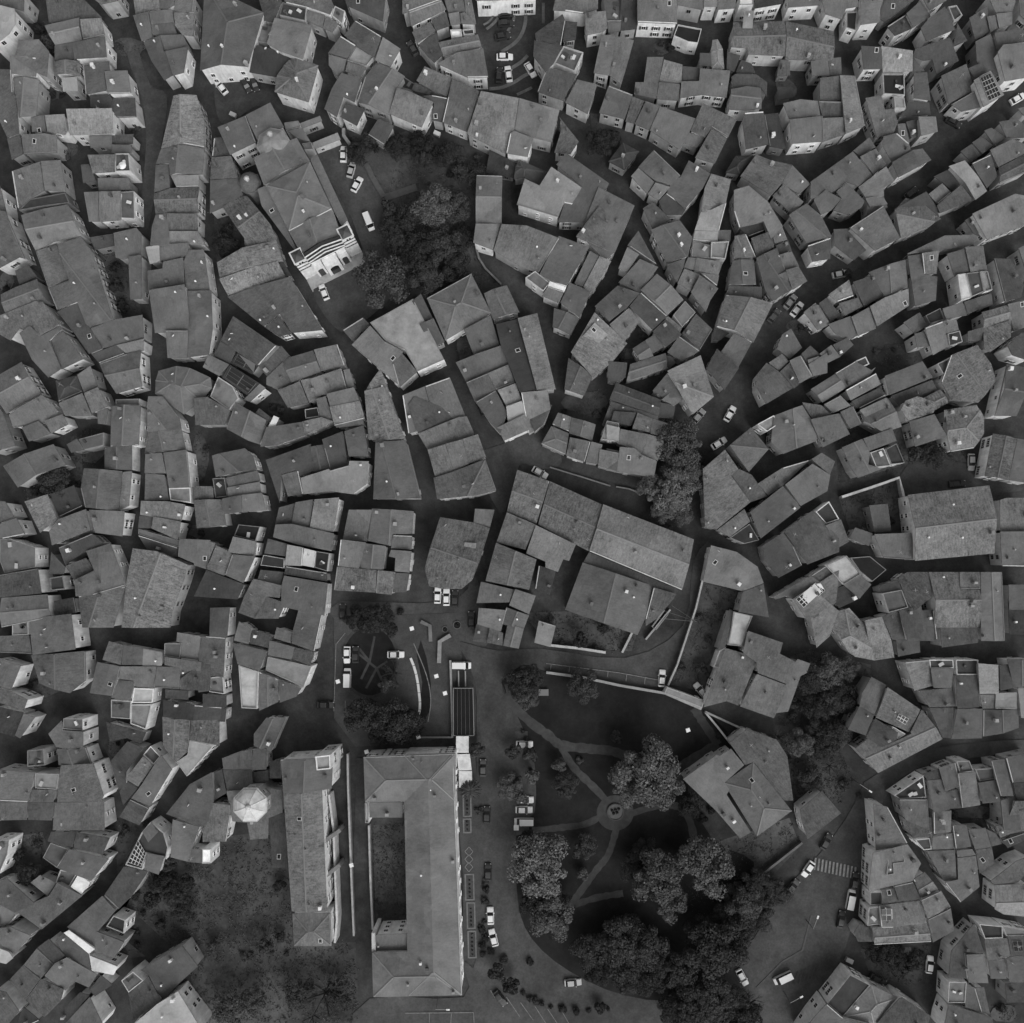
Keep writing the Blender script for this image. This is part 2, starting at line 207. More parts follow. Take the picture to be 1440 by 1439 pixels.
DATA = '''
T 0 0
s0 h11 b7 w7 -60,20 100,60 100,165 60,230 -60,320
s0 b4 h9 w6 0,-60 165,-60 158,78 110,60 0,38
s0 b3 h5 305,-40 530,-40 690,120 540,128 330,155
g0 b5 h7 w6 300,172 535,118 555,272 372,305
s0 b5 h7 w8 540,130 682,122 708,238 560,270
s0 b3 h6 w6 368,308 490,287 500,400 368,412
s0 b4 h8 w8 490,288 708,245 720,385 500,398
g0 b5 h9 w6 620,-90 800,-90 795,5 680,30 640,0
s0 b5 h7 w9 895,-40 1070,-40 1078,55 1000,75 915,100
s1 b4 h7 w7 1072,-40 1170,-40 1175,35 1130,60 1078,58
s1 b5 h7 w6 1180,-40 1310,-40 1305,80 1175,83
s0 b4 h6 w8 897,105 1000,78 1022,200 1025,260 955,278
s0 b5 h7 w7 1005,78 1160,64 1175,150 1020,165
s3 b5 h7 w6 1170,85 1310,82 1305,245 1230,235 1185,180
s0 b4 h6 w6 1020,165 1165,155 1195,230 1030,238
s1 b4 h6 w6 968,287 1078,237 1105,345 1125,355 1170,505 1108,542 1020,410
s0 b4 h6 w6 1080,238 1235,232 1268,310 1108,343
s3 b4 h8 w9 1115,345 1270,312 1240,490 1168,510
s3 b5 h9 w6 125,268 262,266 330,345 315,520 245,490 100,390
s0 b5 h10 w9 68,378 185,375 250,470 240,515 68,495
g1 b5 h8 w6 88,525 265,540 245,780 130,795 105,650
s2 b4 h7 w8 -60,465 75,470 85,620 105,650 130,900 50,930 -60,700
s1 b4 h6 w6 48,935 135,907 155,1040 80,1078
s1 b5 h6 w6 145,908 300,900 380,915 385,1030 158,1042
s0 b4 h6 w6 212,790 298,775 310,888 215,893
s0 b5 h7 w8 302,777 435,770 455,880 440,910 320,890
s0 b6 h9 w7 445,735 755,730 765,900 470,912
g1 b5 h7 w7 362,417 535,412 540,515 372,503
s0 b7 h6 w6 415,527 520,518 525,614 425,618
s1 b4 h7 w7 560,442 735,412 740,475 702,478 715,612 578,638
s3 b5 h8 w8 704,480 860,475 885,628 728,633
s1 b3 h5 w5 605,645 735,642 755,665 740,728 610,725
s2 b3 h6 w7 745,664 910,660 920,790 790,795 742,740
s0 b5 h6 w6 600,915 755,912 755,998 610,998
s0 b3 h5 w6 758,910 900,905 895,970 760,970
s0 b4 h6 w6 752,975 885,978 890,1030 752,1035
s0 b5 h9 w8 590,1045 778,1042 775,1160 625,1170
f b4 h9 w8 780,1042 872,1040 884,1158 782,1162
s0 b3 h5 w5 545,1112 600,1108 640,1200 638,1220 560,1235
s0 b4 h6 w5 658,1202 870,1200 880,1280 665,1288
s0 b4 h8 w5 80,1155 268,1090 298,1285 200,1343 122,1412
s3 b5 h8 w6 272,1087 410,1080 443,1295 302,1285
f b2 h7 w5 200,1347 440,1302 470,1370 290,1393 130,1420
g2 r b6 h8 w6 1170,647 1325,642 1378,810 1380,995 1240,970 1087,1002
g2 b5 h7 w6 1085,1007 1240,977 1380,1002 1365,1178 1145,1178 1140,1102 1052,1105
s3 b4 h6 w5 1050,1115 1138,1105 1145,1265 1040,1298
s0 b6 h7 w6 1150,1182 1340,1180 1343,1258 1190,1263
T 285 0
e124 b4 h10 w8 8,-10 215,-10 412,85 305,450 -18,475
s1 b3 h7 w6 375,-20 520,-20 535,10 490,120 470,150 415,140 400,70
f b2 h7 w7 540,22 700,60 695,148 520,108
s3 b4 h8 w8 555,-20 860,-20 885,40 860,98 700,43 550,8
s0 b5 h6 w6 705,70 825,100 810,190 697,140
s0 b5 h6 w6 830,115 920,155 875,220 812,190
f b5 h7 w8 892,42 960,75 945,168 872,108
s3 b6 h9 w7 485,120 740,172 675,400 520,345 432,295
f b6 h6 w6 378,178 470,180 430,288 375,283
s0 b2 h6 w6 365,307 520,342 600,400 520,470 495,520 315,488 332,350
h b5 h9 w9 580,405 640,392 780,440 770,490 715,690 485,620 500,510 550,440
s1 b4 h7 w6 1030,138 1205,245 1155,388 1040,308 955,240
s3 b5 h8 w9 1215,250 1335,330 1265,455 1162,405
s0 b4 h7 w7 930,242 1035,307 975,393 845,360
f b7 h7 w7 1037,312 1155,388 1105,450 978,412
s0 b4 h6 w6 850,367 970,402 950,480 905,508 850,440
s0 b4 h7 w8 978,417 1105,455 1070,522 962,482
s1 b4 h8 w7 935,492 1075,532 1025,690 950,655 905,790 820,735 870,600
s3 b3 h7 w8 960,700 1095,735 1040,850 930,790
g1 b4 h8 w6 1170,425 1365,515 1300,610 1255,775 1040,690 1095,520
s0 b5 h8 w8 1310,592 1385,612 1557,690 1477,860 1257,767
s0 b3 h5 w6 1185,800 1290,850 1225,980 1115,910
f b2 h4 w6 1352,520 1430,570 1412,620 1385,610 1310,590 1345,550
s0 b3 h7 w6 930,-60 1240,-60 1215,145 980,42
s0 b3 h6 w6 77,932 125,925 195,1048 62,1058
s1 b5 h6 w6 60,1062 192,1052 240,1200 50,1213
s1 b4 h6 w6 50,1217 240,1203 270,1310 160,1390 48,1440
T 570 0
s0 b5 h7 w8 25,82 245,2 275,65 40,178
s0 b5 h8 w6 -20,-60 240,-60 240,0 25,78 -20,95
s0 b4 h6 w6 252,-40 385,-40 405,80 290,88
s3 b4 h6 w7 45,217 170,150 205,210 80,293
s0 b3 h6 w7 177,140 275,82 300,175 207,208
s0 b5 h6 w7 290,92 360,80 375,160 307,173
s0 b4 h6 w8 370,92 400,82 475,165 378,162
s0 b4 h5 w6 395,-40 440,-40 478,160 425,165 405,75
s3 b4 h6 w7 82,300 210,217 230,300 255,370 195,425 150,380
g0 b5 h8 w8 222,285 490,232 515,322 350,350 257,385
f b2 h6 w8 385,202 462,196 466,232 395,238
f b9 h6 w7 302,207 378,205 385,250 312,255
s1 b4 h8 w9 215,430 350,355 525,326 560,522 420,525
s0 b5 h10 w9 470,-150 890,-150 886,-12 605,2 475,4
s0 b4 h8 w8 1020,-40 1300,-40 1300,60 1200,92 1080,75 995,70
s0 b5 h8 w8 1210,85 1350,75 1365,190 1335,215 1225,238
s1 b3 h7 w7 1060,95 1080,140 1050,310 880,266 875,225
s1 b3 h6 w6 1082,142 1160,150 1150,268 1062,285
s1 b3 h7 w8 870,272 1062,312 1000,430 945,485 862,380
f b5 h7 w7 1067,317 1200,360 1142,490 1002,432
s0 b3 h7 w6 985,462 1155,502 1065,680 890,620 940,490
s0 b4 h7 w7 1160,537 1295,570 1230,770 1078,692
s0 b4 h7 w6 1372,577 1535,640 1480,805 1307,762
s1 b5 h8 w7 1325,237 1422,235 1375,510 1270,492
f b4 h6 w6 1330,-40 1450,-40 1455,145 1360,148
s0 b4 h6 w6 1365,152 1455,150 1450,212 1370,225
s0 b4 h7 w6 130,447 315,530 280,652 180,612 75,545
s0 b4 h7 w7 317,532 500,615 415,890 250,825 288,657
s0 b3 h6 w6 112,647 180,642 286,662 248,825 178,810 195,690
s0 b3 h5 w5 65,557 178,614 160,640 45,610
s0 b5 h8 w6 510,614 768,662 735,880 705,900 675,1040 415,903
s0 b5 h9 w6 770,662 1040,742 985,960 862,930 738,878
s0 b5 h9 w9 736,882 862,934 825,1058 680,1035 707,902
s0 b4 h6 w9 1040,790 1170,955 1115,1040 1005,1030 1060,850
s0 b3 h7 w7 1085,1032 1375,1237 1250,1500 1030,1500 1075,1368 1132,1372 1192,1262 1018,1110
s0 b6 h9 w8 985,1125 1190,1265 1130,1370 1075,1360 1030,1465 752,1380 805,1205 905,1252
h b3 h5 w5 775,1087 953,1162 905,1248 800,1200 732,1210 745,1120
s0 b2 h3 w5 570,1012 750,1100 730,1200 542,1170
T 855 0
s0 b4 h9 w9 198,-20 465,-20 468,162 198,150
s0 b2 h5 w6 90,-20 193,-20 193,195 82,208
s0 b4 h8 w6 468,-80 640,-80 640,68 468,32
s0 b5 h8 w7 645,-80 738,-80 740,45 645,45
s0 b4 h8 w9 742,-60 860,-60 865,55 742,65
f b9 h9 w8 885,-30 980,-30 980,35 885,40
s0 b2 h9 w9 990,-60 1180,-60 1180,25 990,58
s0 b4 h8 w8 1212,-60 1430,-60 1430,35 1215,50
f b1 h6 w9 470,172 630,202 605,298 540,290 442,248
g0 r b4 h7 w7 845,150 1192,142 1195,378 945,368 940,325 828,318
g0 r b4 h7 w6 1197,142 1525,212 1518,410 1225,403 1197,380
s0 b6 h8 w6 918,72 985,72 975,190 907,190
h b6 h6 w6 705,270 740,265 775,330 785,465 700,460 695,350
s0 b3 h6 w6 620,357 693,360 700,448 617,443
s0 b5 h7 w7 378,402 503,437 495,558 347,543
s0 b4 h6 w5 265,385 375,385 343,560 325,668 175,635 185,555 242,555
s0 b3 h6 w6 505,447 618,457 615,543 500,543
s0 b4 h7 w8 622,462 825,477 800,660 630,640 487,663 495,550 615,547
s0 b5 h6 w7 345,552 485,570 475,680 327,670
s0 b3 h6 w6 900,402 970,432 995,495 862,488
s0 b3 h6 w6 857,500 1000,502 1075,557 1070,655 1030,588 840,588 832,520
s0 b3 h6 w5 805,350 895,375 850,488 800,460
g1 b5 h8 w9 830,602 935,582 1030,592 1035,735 930,745 815,740
s0 b3 h7 w7 920,762 1050,752 1085,975 930,1008 907,830
s0 b2 h5 w5 1052,772 1150,762 1200,1008 1090,988
s0 b4 h9 w9 1180,697 1300,670 1410,682 1430,778 1222,803
s0 b4 h9 w9 1222,807 1448,782 1455,955 1245,970
s0 b4 h4 w5 1160,402 1230,407 1228,508 1140,513
s0 b2 h4 w5 1142,587 1240,587 1240,660 1142,678
s0 b4 h7 w6 165,652 245,682 180,835 117,820
s0 b4 h7 w6 255,682 350,717 280,880 180,838
s0 b4 h7 w6 352,717 590,800 520,960 480,1010 282,880
s0 b4 h8 w8 640,697 870,807 810,928 700,860 655,928 557,883
s3 b4 h7 w6 700,867 805,932 720,1105 587,1065
s0 b4 h6 w6 530,887 650,932 600,998 500,958
h b2 h5 w6 100,962 210,1022 110,1148 2,1090
s0 b4 h7 w6 310,1012 490,1185 420,1248 320,1220 202,1130
s1 b4 h7 w7 545,1082 690,1170 640,1270 520,1410 397,1300 422,1242 492,1190
s0 b4 h7 w8 155,1190 205,1133 315,1230 262,1308
s0 b5 h7 w7 320,1232 420,1262 342,1352 267,1310
f b6 h8 w6 370,1150 410,1125 480,1190 420,1238
s3 b5 h8 w8 697,1172 830,1212 780,1439 632,1430 652,1270
s0 b3 h6 w6 395,1302 530,1402 500,1450 380,1450 342,1360
s2 b4 h7 w6 1000,1042 1100,1082 1243,1112 1165,1248 1102,1320 892,1190
s0 b4 h7 w6 1243,1114 1365,1242 1290,1310 1170,1242
s0 b5 h7 w6 1185,1242 1320,1362 1245,1450 1110,1322
h b2 h5 w5 860,1052 980,1047 890,1180 792,1165
s0 b4 h7 w6 50,242 175,272 90,570 10,510
T 1140 0
s0 b4 h8 w8 65,-40 320,-40 320,45 240,58 210,130 100,95
s1 b6 h9 w8 338,-40 505,-40 470,60 465,150 337,168
f b1 h7 w8 240,87 312,82 302,210 240,190
s3 b4 h7 w7 645,92 740,7 810,110 692,188
s3 b3 h7 w7 515,180 643,97 690,190 570,243
s0 b4 h8 w8 742,-40 915,-40 915,5 800,72
s0 b3 h5 w6 508,-40 700,-40 700,0 500,150 472,130
s0 b4 h8 w9 905,45 930,100 975,200 780,278 742,190 800,122
f b3 h7 w6 922,52 980,42 1020,110 962,150
s0 b3 h6 w6 990,157 1058,275 960,318 985,200
s0 b3 h7 w5 705,332 940,252 1000,410 850,500 820,402 762,410 690,380
s0 b3 h8 w8 340,310 475,317 485,465 357,468
s0 b6 h8 w6 477,312 690,342 687,480 487,488
s0 b4 h7 w6 692,387 770,480 692,483
f b1 h6 w8 480,502 628,502 632,650 487,640
s1 b4 h7 w8 697,492 785,487 810,680 697,663
s0 b3 h5 w6 655,683 800,692 810,775 592,788 640,740
s0 b4 h7 w6 370,662 478,642 500,740 565,737 588,828 560,898 447,928
f b7 h7 w7 560,652 630,662 640,735 567,733
s0 b3 h6 w5 642,822 723,802 740,918 680,933
s3 b5 h8 w6 727,787 845,787 858,888 747,918
s0 b4 h6 w6 585,837 638,832 668,958 602,963
s0 b4 h7 w9 490,922 580,897 663,967 680,1023 547,1093 487,985
s3 b4 h7 w7 690,1012 755,1002 815,1080 592,1198 549,1095
s3 b5 h7 w7 197,507 300,512 365,850 237,903
s0 b3 h7 w6 62,527 193,512 208,680 160,668 62,668
s0 b4 h7 w6 52,682 208,687 218,788 77,788
s0 b4 h7 w6 77,797 220,792 235,905 82,958
s0 b4 h7 w8 0,787 73,792 88,950 0,958
s0 b4 h7 w6 0,677 48,682 68,783 0,783
s0 b4 h6 w6 0,412 115,397 130,510 10,513
s0 b4 h6 w6 117,396 205,387 210,500 132,510
s0 b3 h7 w6 880,512 1050,432 1108,608 930,700
s0 b4 h7 w7 1110,612 1150,725 1020,753 947,705
s3 b6 h9 w8 1100,542 1215,477 1305,640 1167,723
s0 b3 h7 w6 1062,462 1150,422 1210,478 1105,528
s0 b3 h5 w5 1112,280 1215,228 1308,543 1220,478 1122,428
s0 b3 h6 w5 1070,122 1190,42 1210,210 1110,273
s0 b4 h8 w7 1190,-40 1400,-40 1360,78 1250,88
s0 b5 h8 w7 1252,93 1360,82 1360,165 1272,193
s0 b4 h7 w6 1190,112 1245,102 1262,190 1212,218
s0 b3 h8 w6 1240,222 1420,192 1480,230 1480,280 1300,297 1262,348
s1 b5 h9 w9 1262,352 1302,300 1480,288 1480,520 1312,548
s0 b4 h8 w6 1402,-40 1480,-40 1480,170 1412,100
s0 b3 h7 w6 0,1227 285,1022 425,1190 320,1258 245,1228 160,1290 0,1345
s0 b3 h6 w5 287,1017 395,927 440,993 330,1050
s0 b4 h7 w8 333,1057 440,1002 510,1110 427,1180
s0 b6 h7 w6 510,1122 565,1220 495,1270 495,1325 382,1352 322,1263
s0 b4 h7 w6 247,1237 365,1357 345,1400 250,1450 150,1420 210,1340 172,1295
s0 b4 h7 w6 100,1282 208,1342 140,1420 70,1450 20,1347
s0 b4 h6 w6 385,1355 495,1328 520,1400 380,1450
s0 b3 h6 w6 1090,962 1150,922 1230,980 1160,1040
s0 b3 h5 w6 1010,1022 1088,970 1155,1045 1080,1090
s0 b3 h6 w6 1170,882 1220,862 1320,930 1240,978
s0 b3 h7 w6 1270,822 1390,802 1480,870 1480,930 1370,930 1322,928
s0 b4 h7 w6 1210,1012 1365,937 1480,990 1439,1038 1265,1128
g0 b4 h7 w6 1267,1132 1480,1025 1480,1150 1272,1240
s0 b3 h6 w5 1087,1102 1213,1042 1262,1190 1190,1270 1130,1180
s0 b6 h7 w6 932,1122 1040,1082 1130,1190 1190,1290 1112,1350 1042,1230
s0 b2 h5 w5 830,1192 933,1142 1008,1245 955,1290 892,1232
s0 b5 h6 w6 795,1310 888,1237 950,1300 857,1378
s0 b3 h6 w6 955,1297 1015,1247 1095,1350 872,1440 852,1385
s0 b3 h6 w5 562,1412 780,1292 848,1392 868,1470 620,1540
s0 b4 h7 w6 1397,732 1480,712 1480,790 1439,780
T 0 285
g1 r b4 h7 w7 1040,-60 1145,-98 1345,-105 1340,70 1135,68 1050,78
s0 b4 h7 w8 -60,-110 0,-115 38,45 60,120 -20,45 -60,110
g1 b5 h8 w7 142,85 285,42 455,12 475,40 545,215 360,268 240,325
s3 b4 h7 w6 240,328 380,282 470,515 325,575
g1 b4 h8 w7 385,280 545,232 620,330 765,790 590,850 470,540
s1 b4 h7 w8 325,578 475,520 530,665 385,725
s3 b3 h7 w6 385,735 525,672 610,850 690,985 600,1020 500,880
s0 b4 h7 w6 612,850 745,795 960,757 970,915 690,985
s0 b3 h7 w6 615,1022 785,960 845,1020 670,1085
s0 b6 h7 w7 785,962 970,918 968,1000 850,1020
g1 b4 h8 w9 670,1087 855,1020 950,1000 960,1240 785,1290
s0 b4 h7 w6 765,205 920,170 955,210 950,350 830,385 780,370
s0 b3 h5 w5 605,235 760,210 770,290 640,320
s0 b4 h6 w6 865,365 955,350 955,650 878,655
s0 b4 h7 w7 565,-70 665,-75 668,128 600,128
s0 b5 h7 w8 668,-75 815,-78 812,120 670,130
f b4 h7 w8 817,-70 905,-75 910,110 817,105
s3 b5 h7 w6 1050,80 1135,70 1140,280 1110,290 1012,288 1025,160
s0 b4 h7 w7 1125,72 1330,75 1335,188 1128,190
s0 b6 h7 w7 1142,192 1335,192 1380,282 1142,275
s0 b7 h7 w6 982,300 1075,285 1078,395 1010,415
s0 b5 h7 w6 1078,282 1275,272 1262,350 1160,385 1080,390
s0 b4 h7 w6 1100,400 1235,370 1245,545 1000,585 995,460 1095,445
s1 b5 h7 w8 1265,320 1375,317 1415,590 1255,590 1240,400
s0 b4 h8 w7 1003,590 1245,550 1275,750 1270,870 1045,880
s1 b4 h8 w7 1258,595 1425,592 1435,850 1410,1025 1265,1045 1272,750
s0 b5 h7 w6 1117,862 1268,862 1263,1050 1130,1048
h b4 h7 w6 1070,1135 1190,1102 1280,1115 1420,1180 1430,1250 1350,1340 1240,1430 1045,1290 1050,1200
s0 b4 h6 w6 1380,1090 1410,1025 1480,1065 1480,1150
s0 b4 h8 w7 -60,120 -20,50 40,60 65,130 170,380 130,370 0,440 -60,430
s0 b3 h5 w5 100,460 190,420 250,500 130,555
g1 b4 h7 w6 5,620 105,570 250,515 305,655 150,700 35,745
s3 b5 h8 w7 0,760 235,665 290,670 400,820 265,900 130,850 70,930 -40,870
s0 b4 h8 w7 130,880 200,830 275,900 405,835 420,850 330,930 415,1120 325,1180 215,1060
s1 b4 h7 w8 330,930 425,865 560,1055 415,1125
h b3 h7 w6 375,1200 520,1165 560,1275 395,1345
s0 b4 h7 w6 520,1162 610,1100 660,1240 565,1280
s0 b4 h8 w7 565,1285 660,1245 730,1375 620,1420
s0 b4 h7 w6 395,1352 555,1285 620,1440 440,1440
g0 b5 h7 w8 -40,1180 145,1075 280,1290 140,1360 45,1425 -40,1300
s0 b4 h7 w8 60,1430 145,1370 285,1297 385,1400 300,1490 90,1520
f b5 h7 w7 785,1330 945,1325 945,1365 785,1368
s0 b4 h7 w7 755,1372 945,1368 945,1500 760,1500
s0 b4 h7 w6 1000,1390 1065,1345 1200,1440 1150,1500 1010,1490
T 285 285
g0 r b4 h8 w6 135,30 230,-40 300,-45 460,150 500,260 285,298 280,240
g2 r b5 h8 w6 95,405 280,300 495,255 540,385 350,425 115,510
s0 r b6 h8 w6 110,515 350,430 505,395 555,490 370,560 340,580 170,625
s3 b3 h8 w8 165,635 370,560 590,500 700,680 810,860 600,880 520,750 410,835
s0 b3 h5 w6 545,400 600,495 560,495 510,400
s0 b3 h7 w9 415,840 515,765 600,885 520,905
s1 b4 h8 w8 205,765 490,960 365,1100 120,930
s0 b3 h7 w6 120,935 225,1000 185,1090 75,1030
s0 b4 h7 w6 40,1025 180,1092 110,1170 0,1110
s0 b2 h7 w6 235,1010 380,1095 335,1160 190,1080
s0 b5 h8 w6 490,962 520,970 390,1110 360,1100
s0 b3 h7 w6 480,1010 530,965 585,1030 440,1180 380,1110
f b6 h7 w8 105,1175 205,1240 245,1320 180,1400 50,1310
s0 b2 h7 w7 185,1095 385,1220 300,1300 130,1180
s0 b5 h7 w8 385,1222 425,1250 320,1345 275,1330
s0 b4 h7 w6 -60,1320 30,1310 185,1400 150,1500 -50,1500
g0 b4 h7 w7 565,1050 745,997 800,1140 600,1215 540,1080
s0 b4 h7 w7 750,992 910,955 960,1100 800,1138
s0 b4 h6 w6 430,1180 540,1075 600,1210 510,1260 430,1230
s0 b4 h6 w6 505,1268 655,1205 715,1355 575,1385
s0 b4 h6 w7 660,1200 740,1180 800,1320 720,1352
s0 b4 h7 w7 722,1190 935,1118 975,1260 765,1310
s0 b5 h6 w6 950,1130 990,1120 1020,1235 975,1250
s0 b4 h7 w6 835,1290 1020,1245 1060,1340 1090,1500 900,1520
s0 b4 h6 w6 765,1325 830,1305 880,1480 800,1480
s0 b5 h7 w6 1090,1270 1220,1240 1310,1440 1340,1600 1120,1600
s1 b5 h8 w9 1005,960 1130,830 1225,935 1355,1005 1280,1090 1330,1240
s0 b3 h6 w6 945,860 1080,775 1125,820 1010,935
f b7 h9 w8 1130,810 1420,650 1630,1060 1450,1140 1360,990 1230,930
s0 b4 h8 w9 1280,1090 1340,1010 1450,1140 1325,1250
T 570 285
g1 b4 h7 w7 1100,1048 1265,1168 1205,1305 1072,1262
g0 b5 h7 w7 480,-185 655,-180 650,140 475,140
s3 b5 h7 w8 475,142 640,142 590,320 458,270
s1 b4 h7 w6 650,145 820,155 1040,240 900,475 790,440 595,325
s1 b5 h9 w8 1035,225 1240,300 1090,560 985,530 905,485
s0 b4 h7 w7 1245,325 1305,360 1200,565 1140,545
s0 b5 h7 w7 1310,360 1390,395 1250,620 1200,570
s1 b4 h8 w8 1110,540 1250,600 1175,775 1045,675
f b5 h7 w8 810,510 875,465 975,545 930,600
s0 b9 h8 w8 975,530 1085,570 1070,605 960,570
s0 b5 h7 w7 960,572 1068,607 1035,680 920,630
g1 b4 h6 w7 1003,710 1175,780 1115,895 993,840
s0 b4 h7 w8 1150,230 1305,25 1460,110 1400,345
e0123 b5 h8 w8 145,645 445,480 580,745 270,930
s0 b3 h7 w6 45,665 105,615 185,780 120,800
s0 b3 h7 w6 95,820 190,780 265,940 180,980
g1 b5 h7 w8 530,612 685,558 770,740 590,790
s0 b4 h7 w7 395,855 575,760 635,960 455,1015
s1 b4 h7 w7 340,1078 480,1020 650,962 695,1090 410,1210
s0 b4 h7 w7 410,1212 555,1150 610,1265 470,1345
s0 b4 h7 w7 557,1150 695,1092 740,1215 610,1262
s0 b6 h8 w8 622,1265 745,1218 785,1335 680,1370
s0 b7 h7 w9 680,1372 785,1337 820,1430 800,1500 700,1560
s3 b4 h7 w8 475,1345 610,1265 690,1420 640,1560 560,1470
s3 b2 h8 w7 610,820 755,785 885,1265 770,1275 640,950
s3 b5 h8 w6 757,780 890,745 1015,1260 887,1262
s0 b5 h7 w6 780,1280 960,1265 980,1390 940,1500 830,1560
s0 b4 h7 w7 -20,1300 130,1240 205,1500 20,1560
s0 b4 h7 w7 133,1238 300,1178 405,1440 400,1500 207,1500
T 855 285
s0 b4 h7 w7 -65,-105 180,20 50,330 -20,390 -190,215
s0 b3 h6 w6 235,40 300,-5 425,115 300,180
g1 b4 h8 w8 290,185 485,120 570,235 540,365 395,410
f b7 h7 w7 585,190 750,190 740,260 575,250
s0 b6 h8 w6 635,40 690,50 800,0 750,190 585,185
s0 b4 h5 w7 750,185 830,185 825,260 745,245
f b5 h7 w7 578,258 690,290 690,375 565,360
f b6 h7 w6 695,270 815,265 790,385 690,375
s3 b4 h7 w6 395,418 525,375 505,450 465,540
s0 b4 h7 w6 540,368 595,375 580,455 510,440
s0 b4 h7 w7 598,372 775,400 745,490 580,455
s3 b4 h7 w6 515,445 620,485 560,600 468,545
s0 b5 h7 w6 620,488 745,580 690,660 660,740 560,605
s0 b4 h6 w6 620,470 750,492 735,565 640,490
s1 b5 h8 w5 850,-85 950,-115 1080,-5 1180,160 1100,245 1050,125 885,170 850,60
s0 b2 h5 w5 885,172 1045,130 1055,190 950,230
g1 b5 h7 w8 855,225 930,212 1000,370 850,378
g1 b4 h7 w6 840,392 985,385 1000,555 810,560
s0 b3 h6 w6 815,562 1040,568 1038,655 800,620
s0 b4 h7 w6 965,240 1100,190 1120,300 1005,370
s0 b4 h7 w7 1100,190 1170,150 1210,250 1125,275
s0 b3 h6 w6 1130,290 1215,255 1240,325 1155,350
g3 b4 h8 w6 1000,375 1140,305 1240,590 1110,665 1060,590
s0 b4 h7 w6 1145,355 1240,330 1290,430 1190,460
s3 b5 h8 w8 1200,455 1285,430 1345,530 1245,590
s0 b4 h9 w6 1142,490 1200,465 1235,530 1170,560
g1 b4 h8 w8 795,622 1115,680 980,945 870,870 735,830
s0 b2 h5 w6 715,840 820,880 760,925 710,925
s0 b4 h7 w6 850,880 970,945 880,1110 760,1010
s0 b3 h7 w6 735,985 885,1115 785,1265 665,1120
s0 b4 h7 w6 205,190 330,420 150,300 130,290
s0 b5 h7 w8 130,300 210,350 130,468 70,445
s0 b4 h7 w6 215,380 340,435 215,610 70,540 130,475
s1 b4 h8 w6 65,560 215,610 130,705 10,800 -90,700
g3 b5 h9 w7 330,480 510,655 400,760 220,590
s2 b3 h8 w7 222,605 400,765 300,860 145,700
f b5 h8 w7 520,665 590,740 500,840 440,760
s0 b5 h7 w6 405,765 500,845 480,890 385,780
s1 b3 h7 w7 390,785 500,890 390,975 300,870
s1 b4 h7 w8 595,750 705,855 620,995 500,880
s0 b5 h7 w7 140,710 215,800 100,950 40,880 10,820
s0 r b5 h7 w6 -250,1010 -90,740 130,950 30,1075 -100,1180
s0 b6 h9 w6 -170,900 -90,810 0,890 -60,950
g0 b4 h7 w8 165,985 250,930 310,1040 215,1065
s0 b3 h6 w6 250,930 330,880 400,960 300,1020
s0 b4 h7 w6 480,900 620,1000 500,1070 400,1010
g0 b4 h7 w6 150,1090 390,1015 400,1120 125,1205
s0 b3 h6 w6 0,1070 130,1080 120,1180 40,1215 0,1200
s0 b3 h6 w6 380,1025 430,1040 460,1080 410,1120 390,1100
e12 b5 h8 w7 400,1135 625,1030 715,1310 570,1430 500,1310
s1 b4 h7 w6 300,1270 400,1150 500,1310 380,1320
s0 b4 h7 w7 360,1330 470,1240 505,1330 450,1370
g0 b3 h7 w7 55,1215 360,1330 340,1440 10,1330
s0 b3 h6 w7 345,1345 455,1375 440,1460 340,1450
s0 b3 h5 w6 20,1340 340,1440 340,1500 -40,1500
s0 b4 h6 w6 1175,890 1235,850 1310,980 1225,1055 1140,985
s0 b4 h7 w8 1320,740 1400,675 1439,730 1500,820 1425,860
s0 b4 h7 w6 1085,1080 1175,1020 1220,1070 1155,1135
s3 b4 h7 w7 1005,1160 1070,1080 1160,1145 1250,1250 1065,1360 1005,1250
s0 b3 h6 w8 1160,1140 1220,1085 1290,1225 1255,1255
s0 b4 h7 w8 1225,1065 1300,1030 1380,1170 1295,1220
s0 b3 h7 w6 1305,1020 1365,965 1439,1030 1350,1090
s0 b4 h7 w6 1352,1092 1480,1010 1480,1150 1385,1170
g1 b4 h8 w6 1220,85 1340,5 1440,90 1510,230 1340,275
s0 b3 h7 w8 1345,290 1505,235 1500,380 1380,400
T 1140 285
s3 b5 h8 w6 262,170 490,20 605,240 435,325
s0 b3 h5 w6 155,180 262,175 400,300 290,390 160,290
g1 b4 h7 w6 565,55 640,-30 740,-10 880,110 775,170 610,240
s0 b5 h7 w6 370,-30 480,-50 520,10 400,30
s0 b5 h8 w8 1090,75 1380,-60 1480,-40 1480,140 1190,250
s0 b3 h5 w6 1040,120 1090,90 1160,240 1100,210
s0 b4 h6 w6 650,345 905,222 1080,218 1110,280 850,330
s0 b4 h8 w6 750,340 865,325 850,480 765,485
s1 b4 h7 w6 655,360 750,345 765,485 855,500 845,660 705,700
s0 b3 h7 w8 920,345 1040,310 1075,460 970,500
s0 b4 h8 w7 1042,300 1165,290 1190,455 1078,468
f b8 h8 w8 990,485 1045,478 1085,640 1015,660
f b3 h8 w7 1048,478 1140,468 1165,600 1085,635
f b7 h8 w8 1140,468 1190,465 1222,590 1170,605
s3 b3 h8 w7 1235,375 1350,380 1439,560 1420,640 1310,670
s1 b5 h8 w6 1400,310 1500,260 1500,520 1439,430
s0 b3 h5 w6 1035,670 1220,610 1230,690 1060,750
g1 b4 h7 w7 390,470 640,385 655,575 500,635
s0 b3 h7 w6 285,535 420,490 490,630 360,700
s3 b6 h7 w7 120,620 260,520 290,630 180,670
